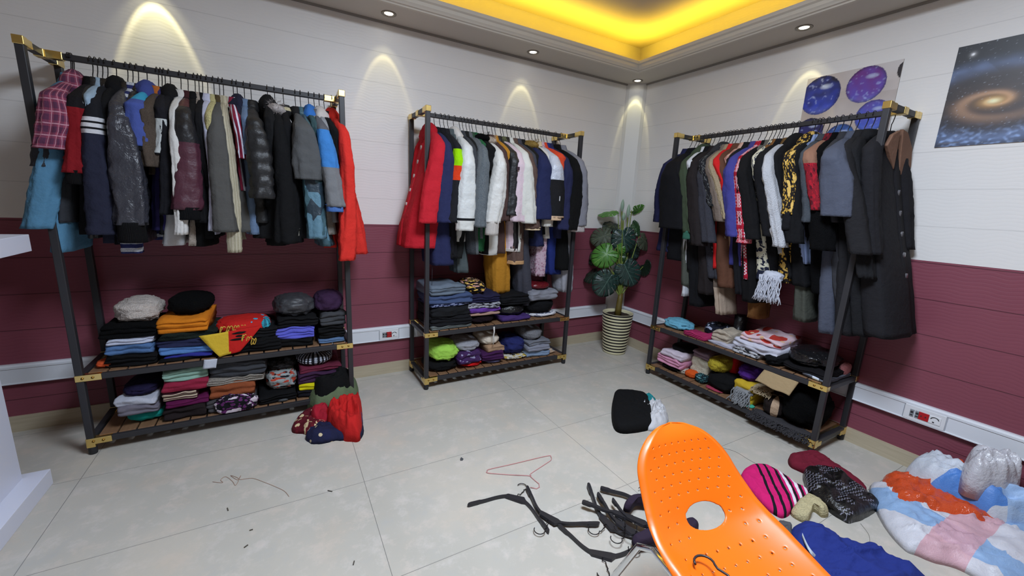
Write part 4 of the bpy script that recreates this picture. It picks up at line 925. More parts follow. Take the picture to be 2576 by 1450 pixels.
# beige sheet sagging from the upper shelf of the right rack
b = MB(); P = []
for i in range(14):
    t = i / 13; row = []
    for j in range(14):
        s = j / 13; p = RW(2, *(lambda a: (a[0], -.19 - .03 * t, a[1]))(rp(2, lerp(lerp(1925, 2010, s), lerp(1900, 1985, s), t), lerp(lerp(929, 962, s), lerp(958, 997, s), t), -.19 - .03 * t)))
        row.append(p + Vector((0, 0, .004 * math.sin(s * 9))))
    P.append(row)
b.grid(P); o = b.build('cardboard_folder', fab('a08a68'), solid=.012); tag(o, 'beige stiff garment panel tilting out between the shelves of the right rack', 'panel')
# bright printed bag on the left rack
def pat_bag():
    u1, _ = rp(0, 530, 800, -.15); u2, _ = rp(0, 680, 800, -.15); z = .425 + .0212 + .09
    o = empty('printed_shawl', RW(0, (u1 + u2) / 2, -.03, z - .0), RACKS[0][2] + .05)
    mb = crumple_mesh(u2 - u1 + .0, .26, .105, 77, .5); mb.build('cloth_bundle', fab('b5201c:cloth:big:b5201c:38a0c4'), o)
    b = MB(); P = []
    for i in range(12):
        t = i / 11; row = []
        for j in range(12):
            s = j / 11; wd = lerp(.30, .10, t); x = -.06 + lerp(-wd / 2, wd / 2, s) - .015 * t
            row.append((x, -.148 - .006 * math.sin(s * 6 + t * 3) - .01 * t, .05 - .135 * t + .02 * s))
        P.append(row)
    b.grid(P, mif=lambda i, j: 1 if j > 4 + i * .1 else 0); q = b.build('hanging_corner', [fab('c9a832:cloth:spots:c9a832:6a5518'), fab('b5201c')], o, solid=.004)
    q['label'] = 'yellow and red corner flap'
    def squig(cx, cz, s, k, y): return [(cx + s * (.3 * math.cos(a * k) + .5 * a / 5 - .5), y, cz + s * .55 * math.sin(a * (k + .6))) for a in [i * .35 for i in range(15)]]
    b = MB()
    for i in range(5): b.tube(squig(-.095 + i * .034, .068 - i * .002, .036, 1.2 + i * .3, -.137 + .006 * i), .0026, 5)
    for i in range(5): b.tube(squig(-.075 + i * .032, .05, .022, 1.6 - i * .2, -.142), .0026, 5)
    for i in range(3): b.tube(squig(.005 + i * .024, .012 - i * .014, .036, 1.1 + i * .4, -.158), .0026, 5)
    q = b.build('printed_lettering', fab('d8b04a'), o); q['label'] = 'yellow printed lettering'
    b = crumple_mesh(.06, .17, .06, 9, .4); q = b.build('blue_border', fab('38a0c4:cloth:dots:1e2a3c'), o); q.location = ((u2 - u1) / 2 - .035, -.03, .03)
    tag(o, 'red yellow and turquoise printed shawl bundle in the middle of the left rack upper shelf', 'shawl')
pat_bag()
b = MB(); P = [[(lerp(-.03, .03, j / 6), -.003 * math.sin(j), -.055 * i / 6 + .008 * j / 6) for j in range(7)] for i in range(7)]
b.grid(P); o = b.build('price_tag', fab('c8ccd8'), solid=.0015); u_, z_ = rp(0, 530, 906, -.21); o.location = RW(0, u_, -.21, z_); o.rotation_euler = (0, .2, 0)
tag(o, 'white paper tag dangling over the upper shelf edge of the left rack', 'tag')
o = crumple_mesh(.09, .10, .035, 31, .7).build('orange_sock', fab('c9532c')); u_, z_ = rp(0, 270, 925, -.12); o.location = RW(0, u_ - .0, -.1, .4462)
tag(o, 'small orange sock at the left end of the left rack upper shelf', 'sock')
b = MB(); u_, z_ = rp(1, 1242, 822, -.2); b.tube([(0, 0, .0), (.002, -.004, -.04), (-.003, -.002, -.08), (.006, 0, -.12), (0, .004, -.15)], .004, 6, rfun=lambda t: .007 - .004 * t)
o = b.build('white_ribbon', fab('d6d2cc')); o.location = RW(1, u_, -.205, z_); tag(o, 'white ribbon dangling from the upper shelf of the middle rack', 'ribbon')
b = MB(); b.tube([(0, 0, 0), (.002, 0, -.12), (-.001, 0, -.25)], .0016, 5); o = b.build('thin_cord', fab('3a3a40')); u_, z_ = rp(1, 1087, 640, -.1); o.location = RW(1, u_, -.1, z_); tag(o, 'thin dark cord hanging at the left end of the middle rack', 'cord')
# small boot under the right rack clothes
o = empty('ankle_boot', RW(2, rp(2, 1855, 820, .08)[0], .08, .4465), RACKS[2][2])
b = MB(); P = []
for (x, y, z, rx, ry) in ((0, -.03, 0, .035, .10), (0, -.03, .03, .037, .10), (0, -.005, .06, .036, .07), (0, .03, .085, .036, .045), (0, .035, .14, .04, .045), (0, .035, .2, .045, .05)): P.append(ellp(x, y, z, rx, ry, 18, 2.4))
q = b.grid(P, True, flip=True); b.cap(q, 0, 18); b.cap(q, 5, 18, True); b.build('boot_upper', fab('1c1b1e:leather'), o)
tag(o, 'black ankle boot standing on the upper shelf of the right rack', 'boot')

# ------------------------------------------------------------------ things on the floor
def patch(name, px, H, mat, label, cat, seed, z=0.0, rough=1.0, pw=2.4, segs=None, parent=None, uvrot=0.0, group=None, rings=30, sub=10, notag=False, mats=None, mif=None, hscale=None, aniso=None):
    """a heap of cloth whose outline on the floor follows the listed corners"""
    W = [flr(q_[0], q_[1], q_[2] if len(q_) > 2 else z + H * .25) for q_ in px]
    for q_ in W: q_.x = min(q_.x, -.036)
    n0 = len(W); pts = []
    for i in range(n0):
        a, b_, c_, d_ = W[i - 1], W[i], W[(i + 1) % n0], W[(i + 2) % n0]
        for k in range(sub):
            t = k / sub; t2, t3 = t * t, t * t * t
            p = .5 * ((2 * b_) + (c_ - a) * t + (2 * a - 5 * b_ + 4 * c_ - d_) * t2 + (3 * b_ - a - 3 * c_ + d_) * t3); pts.append(p)
    ce = sum(W, Vector()) / n0; n = len(pts); P = []; co, si = math.cos(uvrot), math.sin(uvrot)
    for i in range(rings + 1):
        s = i / rings; k = 1 - s; row = []
        hh = H * .92 * (1 - (1 - min(1, s * 1.9)) ** pw) ** (1 / pw)
        for p in pts:
            q = ce.lerp(p, k if s < 1 else 0.0)
            x, y = q.x, q.y
            f = N3(x * 9, y * 9, 0, seed) * .5 + (.5 - abs(N3(x * 14, y * 14, .5, seed + 1)) * 1.6) * .55 + N3(x * 34, y * 34, 1, seed + 2) * .22
            c1_ = max(0, 1 - abs(N3(x * 5.5, y * 5.5, 7, seed + 6)) * 4.2); c2_ = max(0, 1 - abs(N3(x * 13, y * 11, 9, seed + 7)) * 3.8)
            zz = (hh * (1 + rough * .5 * f) + rough * min(1, s * 5) * (.016 * c1_ * c1_ + .010 * c2_ * c2_)) if s > 0 else 0
            if aniso is not None:
                ca, sa = math.cos(aniso), math.sin(aniso); xr, yr = x * ca + y * sa, -x * sa + y * ca
                a1 = max(0, 1 - abs(N3(xr * 2.6, yr * 15, 2, seed + 8)) * 3.6); a2 = max(0, 1 - abs(N3(xr * 6, yr * 34, 5, seed + 9)) * 3.2)
                zz += min(1, s * 4) * (min(.030, H * .4) * a1 * a1 + min(.010, H * .12) * a2) * rough
            e = .010 * rough * N3(x * 22, y * 22, 3, seed + 4) * (1 if s < .4 else .3)
            row.append((min(x + e, -.034) - ce.x, y + e - ce.y, max(0, zz)))
        P.append(row)
    b = MB(); base = b.grid(P, True, None, 0, flip=False, mif=mif)
    for fi, f in enumerate(b.f):
        b.uv[fi] = [((b.v[i][0] * co - b.v[i][1] * si), (b.v[i][0] * si + b.v[i][1] * co)) for i in f]
    bot = [base + j for j in range(n)]; b.face(bot[::-1])
    o = b.build(name, mats or fab(mat), parent); o.location = (ce.x, ce.y, z)
    if not notag: tag(o, label, cat, group)
    return o
# heap at the foot of the left rack
patch('printed_skirt', [(733, 1080), (762, 1040), (800, 1030), (830, 1052), (815, 1095), (770, 1090)], .05, '54151f:cloth:floral:c8b48c:6a1a24', 'maroon and cream flowered skirt at the left edge of the floor heap', 'skirt', 11)
patch('printed_dress', [(774, 1068), (830, 1045), (905, 1060), (908, 1100), (850, 1105), (778, 1112)], .05, '1d2040:cloth:big:1d2040:c0b090', 'navy dress with cream swirls at the bottom of the floor heap', 'dress', 12)
patch('olive_cardigan', [(775, 1005), (830, 990), (890, 970), (902, 1000), (860, 1030), (790, 1035)], .17, '5d6a4e', 'olive green cardigan in the floor heap by the left rack', 'cardigan', 13, rough=.7, aniso=.2)
patch('purple_slip', [(870, 1030), (905, 1040), (912, 1065), (885, 1072)], .07, '4c3c66', 'purple slip peeping right of the red sweater in the floor heap', 'slip', 14)
patch('red_sweater', [(818, 1046), (860, 1030), (905, 1012), (912, 1050), (905, 1098), (866, 1098), (835, 1080)], .12, 'b3201f', 'bright red sweater on the floor heap beside the left rack', 'sweater', 15, rough=.9, aniso=1.5)
patch('crimson_vest', [(782, 1052), (815, 1038), (838, 1050), (826, 1068), (794, 1070)], .085, '9a1c2c', 'small crimson vest left of the red sweater in the heap', 'vest', 16)
patch('black_jacket', [(788, 1000), (812, 985), (850, 978), (886, 985), (878, 1005), (830, 1022), (795, 1024)], .25, '131314', 'black jacket bundle topping the floor heap by the left rack', 'jacket', 17, rough=.6, aniso=.3)
# pile between middle and right racks
patch('white_shirt', [(1610, 1018), (1650, 1010), (1672, 1030), (1682, 1056), (1668, 1074), (1625, 1076)], .05, 'd8d8dc', 'white shirt lying behind the chair beside folded black trousers', 'shirt', 21, aniso=.4)
patch('teal_blouse', [(1612, 1000), (1638, 1002), (1650, 1018), (1622, 1026)], .055, '1f7a8a', 'teal top tucked behind the folded black trousers on the floor', 'top', 22)
patch('folded_trousers', [(1543, 1000), (1575, 990), (1625, 1000), (1640, 1055), (1628, 1078), (1548, 1078)], .07, '151517', 'folded black trousers lying on the floor behind the chair', 'trousers', 23, rough=.3, pw=5, aniso=1.5)
# clothes right of the chair
patch('maroon_trousers', [(1985, 1150), (2020, 1140), (2055, 1144), (2110, 1180), (2178, 1228), (2170, 1240), (2110, 1225), (2030, 1190), (1990, 1172)], .05, '691b2c', 'maroon jersey trousers at the foot of the right rack', 'trousers', 31, rough=.45, pw=3, aniso=-.55)
patch('striped_sweater', [(1864, 1200), (1880, 1178), (1915, 1170), (1960, 1190), (2010, 1225), (2038, 1246), (2000, 1280), (1975, 1300), (1945, 1290), (1900, 1250)], .042, 'c81f6a:cloth:sweater:16141c:d8d4dc', 'pink sweater with black and white stripes lying right of the chair', 'sweater', 32, rough=.35, aniso=.9, uvrot=.82, pw=3)
o = patch('beige_cuff', [(1990, 1292), (2010, 1262), (2034, 1246), (2058, 1256), (2084, 1290), (2070, 1300), (2048, 1286), (2030, 1310)], .045, 'b9ae88:knit', 'beige ribbed scarf end beside the striped sweater', 'scarf', 33, rough=.6)
patch('black_lace_blouse', [(2022, 1185), (2058, 1180), (2100, 1182), (2130, 1210), (2208, 1266), (2200, 1285), (2150, 1310), (2110, 1298), (2040, 1245), (2024, 1215)], .06, '121214:leather:zig:7c7c8c', 'shiny black blouse with silver zigzags beside the maroon trousers', 'blouse', 34, rough=.5, aniso=.4, uvrot=.3, pw=3)
patch('grey_sock', [(1952, 1322), (1972, 1320), (1990, 1335), (1990, 1372), (1966, 1360)], .04, '4c4e58', 'grey sock peeking out between the chair and the blue hoodie', 'sock', 35)
hd = patch('blue_hoodie', [(1985, 1340), (2030, 1326), (2060, 1345), (2120, 1378), (2195, 1388), (2235, 1420), (2300, 1450), (2340, 1490), (2200, 1560), (2060, 1500), (2010, 1420)], .09, '22307e', 'royal blue hoodie with white sleeve stripe at the bottom edge right of the chair', 'hoodie', 36, rough=.6, aniso=-.5)
P = []
for i in range(13):
    t = i / 12; c = flr(lerp(2012, 2052, t), lerp(1330, 1400, t) + 12 * math.sin(t * 3), .062 + .03 * math.sin(t * PI)); P.append([c + Vector((.012, .006, .0)), c + Vector((0, 0, .006)), c - Vector((.012, .006, .0))])
b = MB(); b.grid(P, flip=True); q = b.build('white_stripe', fab('c9d2dc'), hd, solid=.003); q.location = -hd.location; q['label'] = 'white sleeve stripe'
# woven sacks in the right corner
SK1 = 'bcc2cc:plastic'
def sackmat(name, a, b_, c_, sc_):
    t = NT(name); uv = t.coord('UV'); u = t.sep(uv)
    f = t.math('FRACT', t.math('MULTIPLY', t.math('ADD', u[0], t.math('MULTIPLY', u[1], .35)), sc_)); f2 = t.math('FRACT', t.math('MULTIPLY', t.math('SUBTRACT', u[1], t.math('MULTIPLY', u[0], .5)), sc_ * .8))
    c = t.mix(t.gt(f, .62), lin(a, GF), lin(b_, GF)); c = t.mix(t.math('MULTIPLY', t.gt(f2, .72), .9), c, lin(c_, GF))
    n = t.noise(t.coord('Object'), 14, 5, .65); wv = t.noise(t.coord('Object'), 300, 1)
    t.set(Base_Color=t.mix(t.math('MULTIPLY', n, .25), c, (.3, .3, .32, 1)), Roughness=.5); t.bump(t.math('ADD', n, t.math('MULTIPLY', wv, .1)), .6, .012)
    return t.m
patch('orange_mesh_bag', [(2215, 1225), (2235, 1200), (2290, 1215), (2330, 1168, .09), (2395, 1160, .12), (2420, 1190, .12), (2400, 1250), (2470, 1300), (2560, 1340), (2480, 1345), (2330, 1305), (2260, 1290)], .10, 'c04a26:plastic', 'orange woven mesh sack crumpled under the blue and white sack', 'sack', 41, rough=.8, aniso=-.5)
patch('woven_sack', [(2188, 1225), (2205, 1215), (2235, 1265), (2300, 1290), (2400, 1310), (2500, 1330), (2620, 1350), (2700, 1440), (2560, 1500), (2430, 1432), (2330, 1400), (2270, 1370), (2215, 1300)], .075, '', 'white pink and blue woven sack lying in front at the right edge', 'sack', 42, rough=.6, aniso=-.75, mats=sackmat('woven_poly_pink', 'c8c8d0', '86a8d0', 'c898a2', 2.4), pw=2, uvrot=.5)
patch('woven_sack', [(2268, 1205, .04), (2310, 1168, .08), (2370, 1160, .15), (2450, 1180, .2), (2530, 1215, .2), (2640, 1260, .2), (2700, 1360, .05), (2610, 1350, .04), (2500, 1328, .04), (2420, 1292, .04), (2330, 1255, .03)], .21, '', 'blue and white woven sack heaped below the trunking at the right edge', 'sack', 43, rough=.7, aniso=-.9, mats=sackmat('woven_poly_blue', 'c2c8d2', '3f7cc8', '9ab8dc', 2.6), uvrot=-.4)
o = patch('white_plastic_bag', [(2412, 1215, .17), (2420, 1180, .2), (2465, 1160, .25), (2520, 1170, .25), (2562, 1205, .22), (2556, 1245, .17), (2500, 1250, .16), (2440, 1240, .16)], .19, 'b9b8be:plastic', 'crumpled white plastic bag on top of the woven sacks', 'bag', 44, z=.13, rough=.9, aniso=1.2)
o = crumple_mesh(.07, .05, .09, 45, .4).build('orange_bottle_sleeve', fab('c04a26:plastic')); o.location = flr(2404, 1170, .16) + Vector((-.02, -.01, -.045)); tag(o, 'orange rolled mesh end sticking up left of the white plastic bag', 'sack')
# small litter
b = MB(); pts = [(0, 0), (.012, -.004), (.02, .004), (.014, .022), (.004, .012)]
for z in (0, .005):
    for x, y in pts: b.v.append((x, y, z))
b.face([4, 3, 2, 1, 0]); b.face([5, 6, 7, 8, 9]); [b.face([i, (i + 1) % 5, 5 + (i + 1) % 5, 5 + i]) for i in range(5)]
o = b.build('plastic_shard', plain('shard_grey', '4a4c50', .5), smooth=False); o.location = flr(1158, 1160); tag(o, 'small dark grey plastic shard lying on the floor tile', 'shard')
def thread(px, r, mat, name, label, cat, z=.0015):
    b = MB(); W = [flr(x, y, z) for x, y in px]; c = W[0]; pts = []
    for i in range(len(W) - 1):
        a, b_, c_, d_ = W[max(0, i - 1)], W[i], W[i + 1], W[min(len(W) - 1, i + 2)]
        for k in range(5):
            t = k / 5; t2, t3 = t * t, t ** 3; pts.append(.5 * ((2 * b_) + (c_ - a) * t + (2 * a - 5 * b_ + 4 * c_ - d_) * t2 + (3 * b_ - a - 3 * c_ + d_) * t3) - c)
    pts.append(W[-1] - c); b.tube(pts, r, 5); o = b.build(name, mat); o.location = c; tag(o, label, cat); return o
TH = plain('brown_thread', '9a7864', .8)
thread([(535, 1213), (560, 1215), (555, 1208), (568, 1200), (585, 1212), (592, 1222), (600, 1205), (580, 1197), (598, 1208), (606, 1197), (603, 1207), (635, 1204), (665, 1214), (690, 1224), (715, 1236), (727, 1250)], .0011, TH, 'brown_thread', 'brown thread tangle on the floor in front of the left rack', 'thread')
thread([(1785, 1123), (1812, 1126), (1850, 1137), (1880, 1155), (1900, 1166)], .0008, plain('grey_hair_thread', '77706a', .8), 'grey_thread', 'thin grey thread on the floor behind the chair', 'thread')
thread([(2165, 1318), (2185, 1345), (2188, 1365), (2186, 1382)], .0008, plain('grey_hair_thread', '77706a', .8), 'grey_thread', 'short grey thread on the floor above the blue hoodie', 'thread')
for i, (x, y) in enumerate(((632, 1335), (619, 1376), (890, 1418), (573, 1283), (830, 1237))):
    b = MB(); b.box((0, 0, .002), (.012 + .003 * i, .004, .003), .6 * i); o = b.build('lint_speck', plain('lint', '4a443c' if i != 2 else '8a6a40', .9), smooth=False); o.location = flr(x, y)
    tag(o, 'tiny dark lint speck on the open floor tiles', 'lint', 'lint specks on the floor')
# hangers lying on the floor
PK = plain('pink_wire', 'c48a88', .35)
thread([(1297, 1196), (1230, 1191), (1226, 1186), (1232, 1181), (1290, 1168), (1375, 1148), (1386, 1150), (1386, 1158), (1372, 1168), (1340, 1189), (1334, 1194), (1336, 1198)], .0022, PK, 'wire_hanger', 'pink wire hanger lying on the floor above the black hangers', 'hanger', .003)
o = bpy.data.objects['wire_hanger']
b = MB(); W = [flr(x, y, .003) - o.location for x, y in ((1297, 1196), (1325, 1197), (1333, 1198), (1345, 1209), (1356, 1218), (1357, 1226), (1350, 1230), (1334, 1227))]; b.tube(W, .0022, 6); b.build('hook', PK, o)
def floor_hanger(A, B, P_, hk, label, z=.006, tilt=0.0):
    """ends A, B, plate centre P_, side hk=+1/-1 for the hook; all pixels on the floor"""
    a, b_, p = flr(*A, z), flr(*B, z), flr(*P_, z); o = empty('fallen_hanger', (p.x, p.y, z))
    a -= p; b_ -= p; ax = (b_ - a).normalized(); nrm = Vector((-ax.y, ax.x, 0)) * hk
    b = MB(); P = []
    pw_ = ax * .036
    for i in range(41):
        t = i / 40
        if t < .5:
            q = 1 - t * 2; base = -pw_; end = a; c = base.lerp(end, max(0, (q - .0)))
        else:
            q = t * 2 - 1; base = pw_; end = b_; c = base.lerp(end, q)
        c = c + nrm * (.006 * math.sin(q * PI * 2) - .010 * max(0, q - .78) * 5); wv = lerp(.021, .0085, min(1, q / .09)) + (.003 if q > .72 else 0)
        wv *= 1 if q < .97 else .6
        d = nrm * wv; hh = .006 + .004 * min(1, q); up = Vector((0, 0, hh + tilt * q)); lo = Vector((0, 0, -.004 + tilt * q))
        P.append([c - d + lo, c + d + lo, c + d * .8 + up, c - d * .8 + up])
    k = b.grid(P, True); b.cap(k, 0, 4, True); b.cap(k, 40, 4); b.build('shoulder_bar', HB, o, smooth=False)
    b = MB(); pts = [nrm * .012, nrm * .028 , nrm * .03 + ax * .012, nrm * .045 + ax * .014, nrm * .062 + ax * .02]
    cc = nrm * .085
    for q in range(-50, 190, 20): pts.append(cc + ax * .024 * math.cos(math.radians(q)) + nrm * .024 * math.sin(math.radians(q)))
    b.tube([v + Vector((0, 0, .002)) for v in pts], .0021, 6); b.build('hook', HM, o)
    tag(o, label, 'hanger', 'black hangers on the floor'); return o
floor_hanger((1180, 1268), (1383, 1336), (1298, 1254), 1, 'black plastic hanger furthest left on the floor', .006)
floor_hanger((1322, 1230), (1505, 1324), (1382, 1305), -1, 'black plastic hanger crossing the leftmost one on the floor', .014)
floor_hanger((1402, 1326), (1640, 1368), (1515, 1398), -1, 'black plastic hanger lowest on the floor left of the chair leg', .006)
floor_hanger((1475, 1221), (1640, 1372), (1530, 1318), -1, 'black hanger at the left side of the tangled heap by the chair', .012)
floor_hanger((1512, 1226), (1700, 1290), (1612, 1262), 1, 'black hanger at the top of the tangled heap by the chair', .02)
floor_hanger((1500, 1246), (1690, 1360), (1575, 1330), -1, 'black hanger in the middle of the tangled heap by the chair', .026)
floor_hanger((1463, 1268), (1660, 1345), (1570, 1298), -1, 'black hanger whose blunt end points left in the tangled heap', .034)
floor_hanger((1538, 1262), (1700, 1330), (1600, 1310), -1, 'black hanger half hidden by the orange backrest in the heap', .04)
floor_hanger((1545, 1300), (1720, 1395), (1615, 1352), -1, 'black hanger nearest the chrome leg in the tangled heap', .018)
o = patch('purple_strap', [(1568, 1278), (1582, 1258), (1612, 1254), (1640, 1258), (1640, 1270), (1600, 1268), (1585, 1285)], .05, '2c2438', 'dark purple strap looped over the heap of hangers', 'strap', 51, z=.03, rough=.3)
o = patch('purple_strap', [(1592, 1352), (1640, 1335), (1680, 1335), (1690, 1352), (1640, 1368), (1600, 1374)], .04, '2c2438', 'dark purple strap across the lower part of the hanger heap', 'strap', 52, z=.03, rough=.3)
o = patch('purple_strap', [(1718, 1320), (1740, 1312), (1758, 1325), (1745, 1340), (1722, 1345)], .04, '2c2438', 'dark purple cloth end seen through the handle hole of the chair', 'strap', 53, rough=.3)

# ------------------------------------------------------------------ orange chair
def interp(t, K):
    T = (0, .2, .4, .5, .58, .75, .9, 1)
    for i in range(7):
        if t <= T[i + 1]:
            a = (t - T[i]) / (T[i + 1] - T[i]); m0 = (K[i + 1] - K[max(0, i - 1)]) / (T[i + 1] - T[max(0, i - 1)]); m1 = (K[min(7, i + 2)] - K[i]) / (T[min(7, i + 2)] - T[i]); h = T[i + 1] - T[i]
            a2, a3 = a * a, a * a * a
            return (2 * a3 - 3 * a2 + 1) * K[i] + (a3 - 2 * a2 + a) * h * m0 + (-2 * a3 + 3 * a2) * K[i + 1] + (a3 - a2) * h * m1
    return K[7]
def chair():
    o = empty('chair', (-2.056, -2.639, 0), -1.759 - PI / 2)
    REC = .088
    def S(s, t):
        k = .75
        y = interp(t, [-.20 - REC, -.165 - REC * .7, -.125 - REC * .35, -.09 - REC * .15, -.03, .12, .26, .30]); z = .43 + (interp(t, [.80, .67, .55, .48, .445, .425, .44, .42]) - .43) * .709
        W = interp(t, [.172, .186, .208, .222, .228, .222, .20, .17]) * .97
        if t < .24: W *= math.sqrt(max(0, 1 - ((.24 - t) / .24) ** 2)) * .99 + .01
        if t > .93: W *= math.sqrt(max(0, 1 - ((t - .93) / .10) ** 2))
        e = abs(s) ** 2.2
        y += interp(t, [.01, .03, .05, .06, .04, 0, 0, 0]) * k * e; z += interp(t, [0, 0, .01, .04, .06, .05, .03, .01]) * k * e
        # rolled rim
        e1 = max(0, (abs(s) - .88) / .12); e2 = max(0, (.10 - t) / .10); e1b = e1 * (1 if t < .45 else max(0, 1 - (t - .45) * 6))
        q = min(1.0, math.hypot(e1b, e2)); y -= .021 * q * q
        if e1: z -= .022 * e1 ** 2 * (0 if t < .4 else min(1, (t - .4) * 5))
        if t > .94: z -= .03 * ((t - .94) / .06) ** 2
        return Vector((W * s, y, z)) * 1.0
    NU, NV = 84, 150
    P = [[S(-1 + 2 * j / NU, i / NV) for j in range(NU + 1)] for i in range(NV + 1)]
    holes = set()
    for r in range(15):                         # rows of round perforations
        i = 14 + r * 8
        if i > 66 and r < 9: pass
        nh = 4 if r % 2 else 5
        for c in range(-4, 5):
            j = 42 + c * 8 + (4 if r % 2 else 0)
            if 9 < j < 76: holes.add((i, j))
    def in_handle(i, j):
        y = (i - 70) / 7.5; x = (j - 40) / (14.0 if i > 66 else 13)
        return x * x + abs(y) ** 2.4 < 1 or False
    def hf(i, j): return (((j - 40) / (14.0 if i > 66 else 13)), (i - 70) / 7.5)
    for i in range(56, 84):
        for j in range(20, 62):
            x, y = hf(i - .0, j - .0); f = x * x + abs(y) ** 2.4
            cells = [in_handle(i + a, j + c) for a in (-1, 0) for c in (-1, 0)]
            if any(cells) and not all(cells) and f > .01:
                lo, hi = .4, 1.8
                for _ in range(30):
                    k_ = (lo + hi) / 2
                    if (x * k_) ** 2 + abs(y * k_) ** 2.4 < 1: lo = k_
                    else: hi = k_
                jj = 40 + (j - 40) * lo; ii = 70 + (i - 70) * lo
                P[i][j] = S(-1 + 2 * jj / NU, ii / NV)
    b = MB(); n = NU + 1
    for r in P: b.v.extend([tuple(p) for p in r])
    for i in range(NV):
        for j in range(NU):
            if in_handle(i, j): continue
            if (i, j) in holes and not any(in_handle(i + a, j + c) for a in (-4, 4, 0) for c in (-4, 4, 0)): continue
            q = [i * n + j, i * n + j + 1, (i + 1) * n + j + 1, (i + 1) * n + j]; b.face(q)
    t = NT('orange_plastic'); nn = t.noise(t.coord('Object'), 300, 2); t.set(Base_Color=lin('f06e08', .92), Roughness=.34)
    t.b.inputs['Subsurface Weight'].default_value = .0; t.bump(nn, .06, .001); t.b.inputs['Specular IOR Level'].default_value = .5
    b.build('seat_shell', t.m, o, solid=.006, sub=1)
    CH = plain('chrome', 'd8dadc', .08, 1.0)
    for s in (-1, 1):
        b = MB(); x = s * .17
        b.tube([(s * .23, -.27, .012), (s * .22, -.22, .22), (s * .19, -.16, .385), (s * .17, -.12, .403), (x, 0, .405), (x, .12, .400), (s * .19, .17, .385), (s * .22, .22, .22), (s * .235, .27, .012)], .0105, 12)
        b.build('leg_frame', CH, o)
        for yy in (-.27, .27):
            b = MB(); b.tube([(s * .233, yy, .0), (s * .231, yy, .022)], .014, 12); b.build('foot_cap', plain('grey_cap', '6c6e72', .5), o)
    b = MB(); b.tube([(-.17, .06, .403), (.17, .06, .403)], .008, 10); b.tube([(-.17, -.06, .403), (.17, -.06, .403)], .008, 10); b.build('cross_bar', CH, o)
    tag(o, 'orange plastic shell chair with chrome legs and a handle hole in the foreground', 'chair')
    return o
CHR = chair()
h = empty('clothes_hanger', (0, 0, 0)); h.location = Vector(flr(1868, 1496, .47)); h.rotation_euler = (0, -.06, -.38)
b = MB(); P = []
for i in range(33):
    s = -1 + i / 16; x, dz, hh = arm_profile(s); P.append([(x, dz + zz, tt) for tt, zz in ((-.005, -hh * 1.4), (-.005, hh * 1.4), (.006, hh * 1.2), (.006, -hh * 1.2))])
q = b.grid(P, True); b.cap(q, 0, 4, True); b.cap(q, 32, 4); b.build('shoulder_bar', HB, h, smooth=False)
b = MB(); b.tube([(0, .01, .003), (-.005, .05, .004), (-.02, .07, .005)] + [(-.045 + .026 * math.cos(math.radians(a)), .09 + .024 * math.sin(math.radians(a)), .006) for a in range(-20, 190, 20)], .0032, 8); b.build('hook', HB, h)
tag(h, 'black plastic hanger lying on the seat of the orange chair', 'hanger')

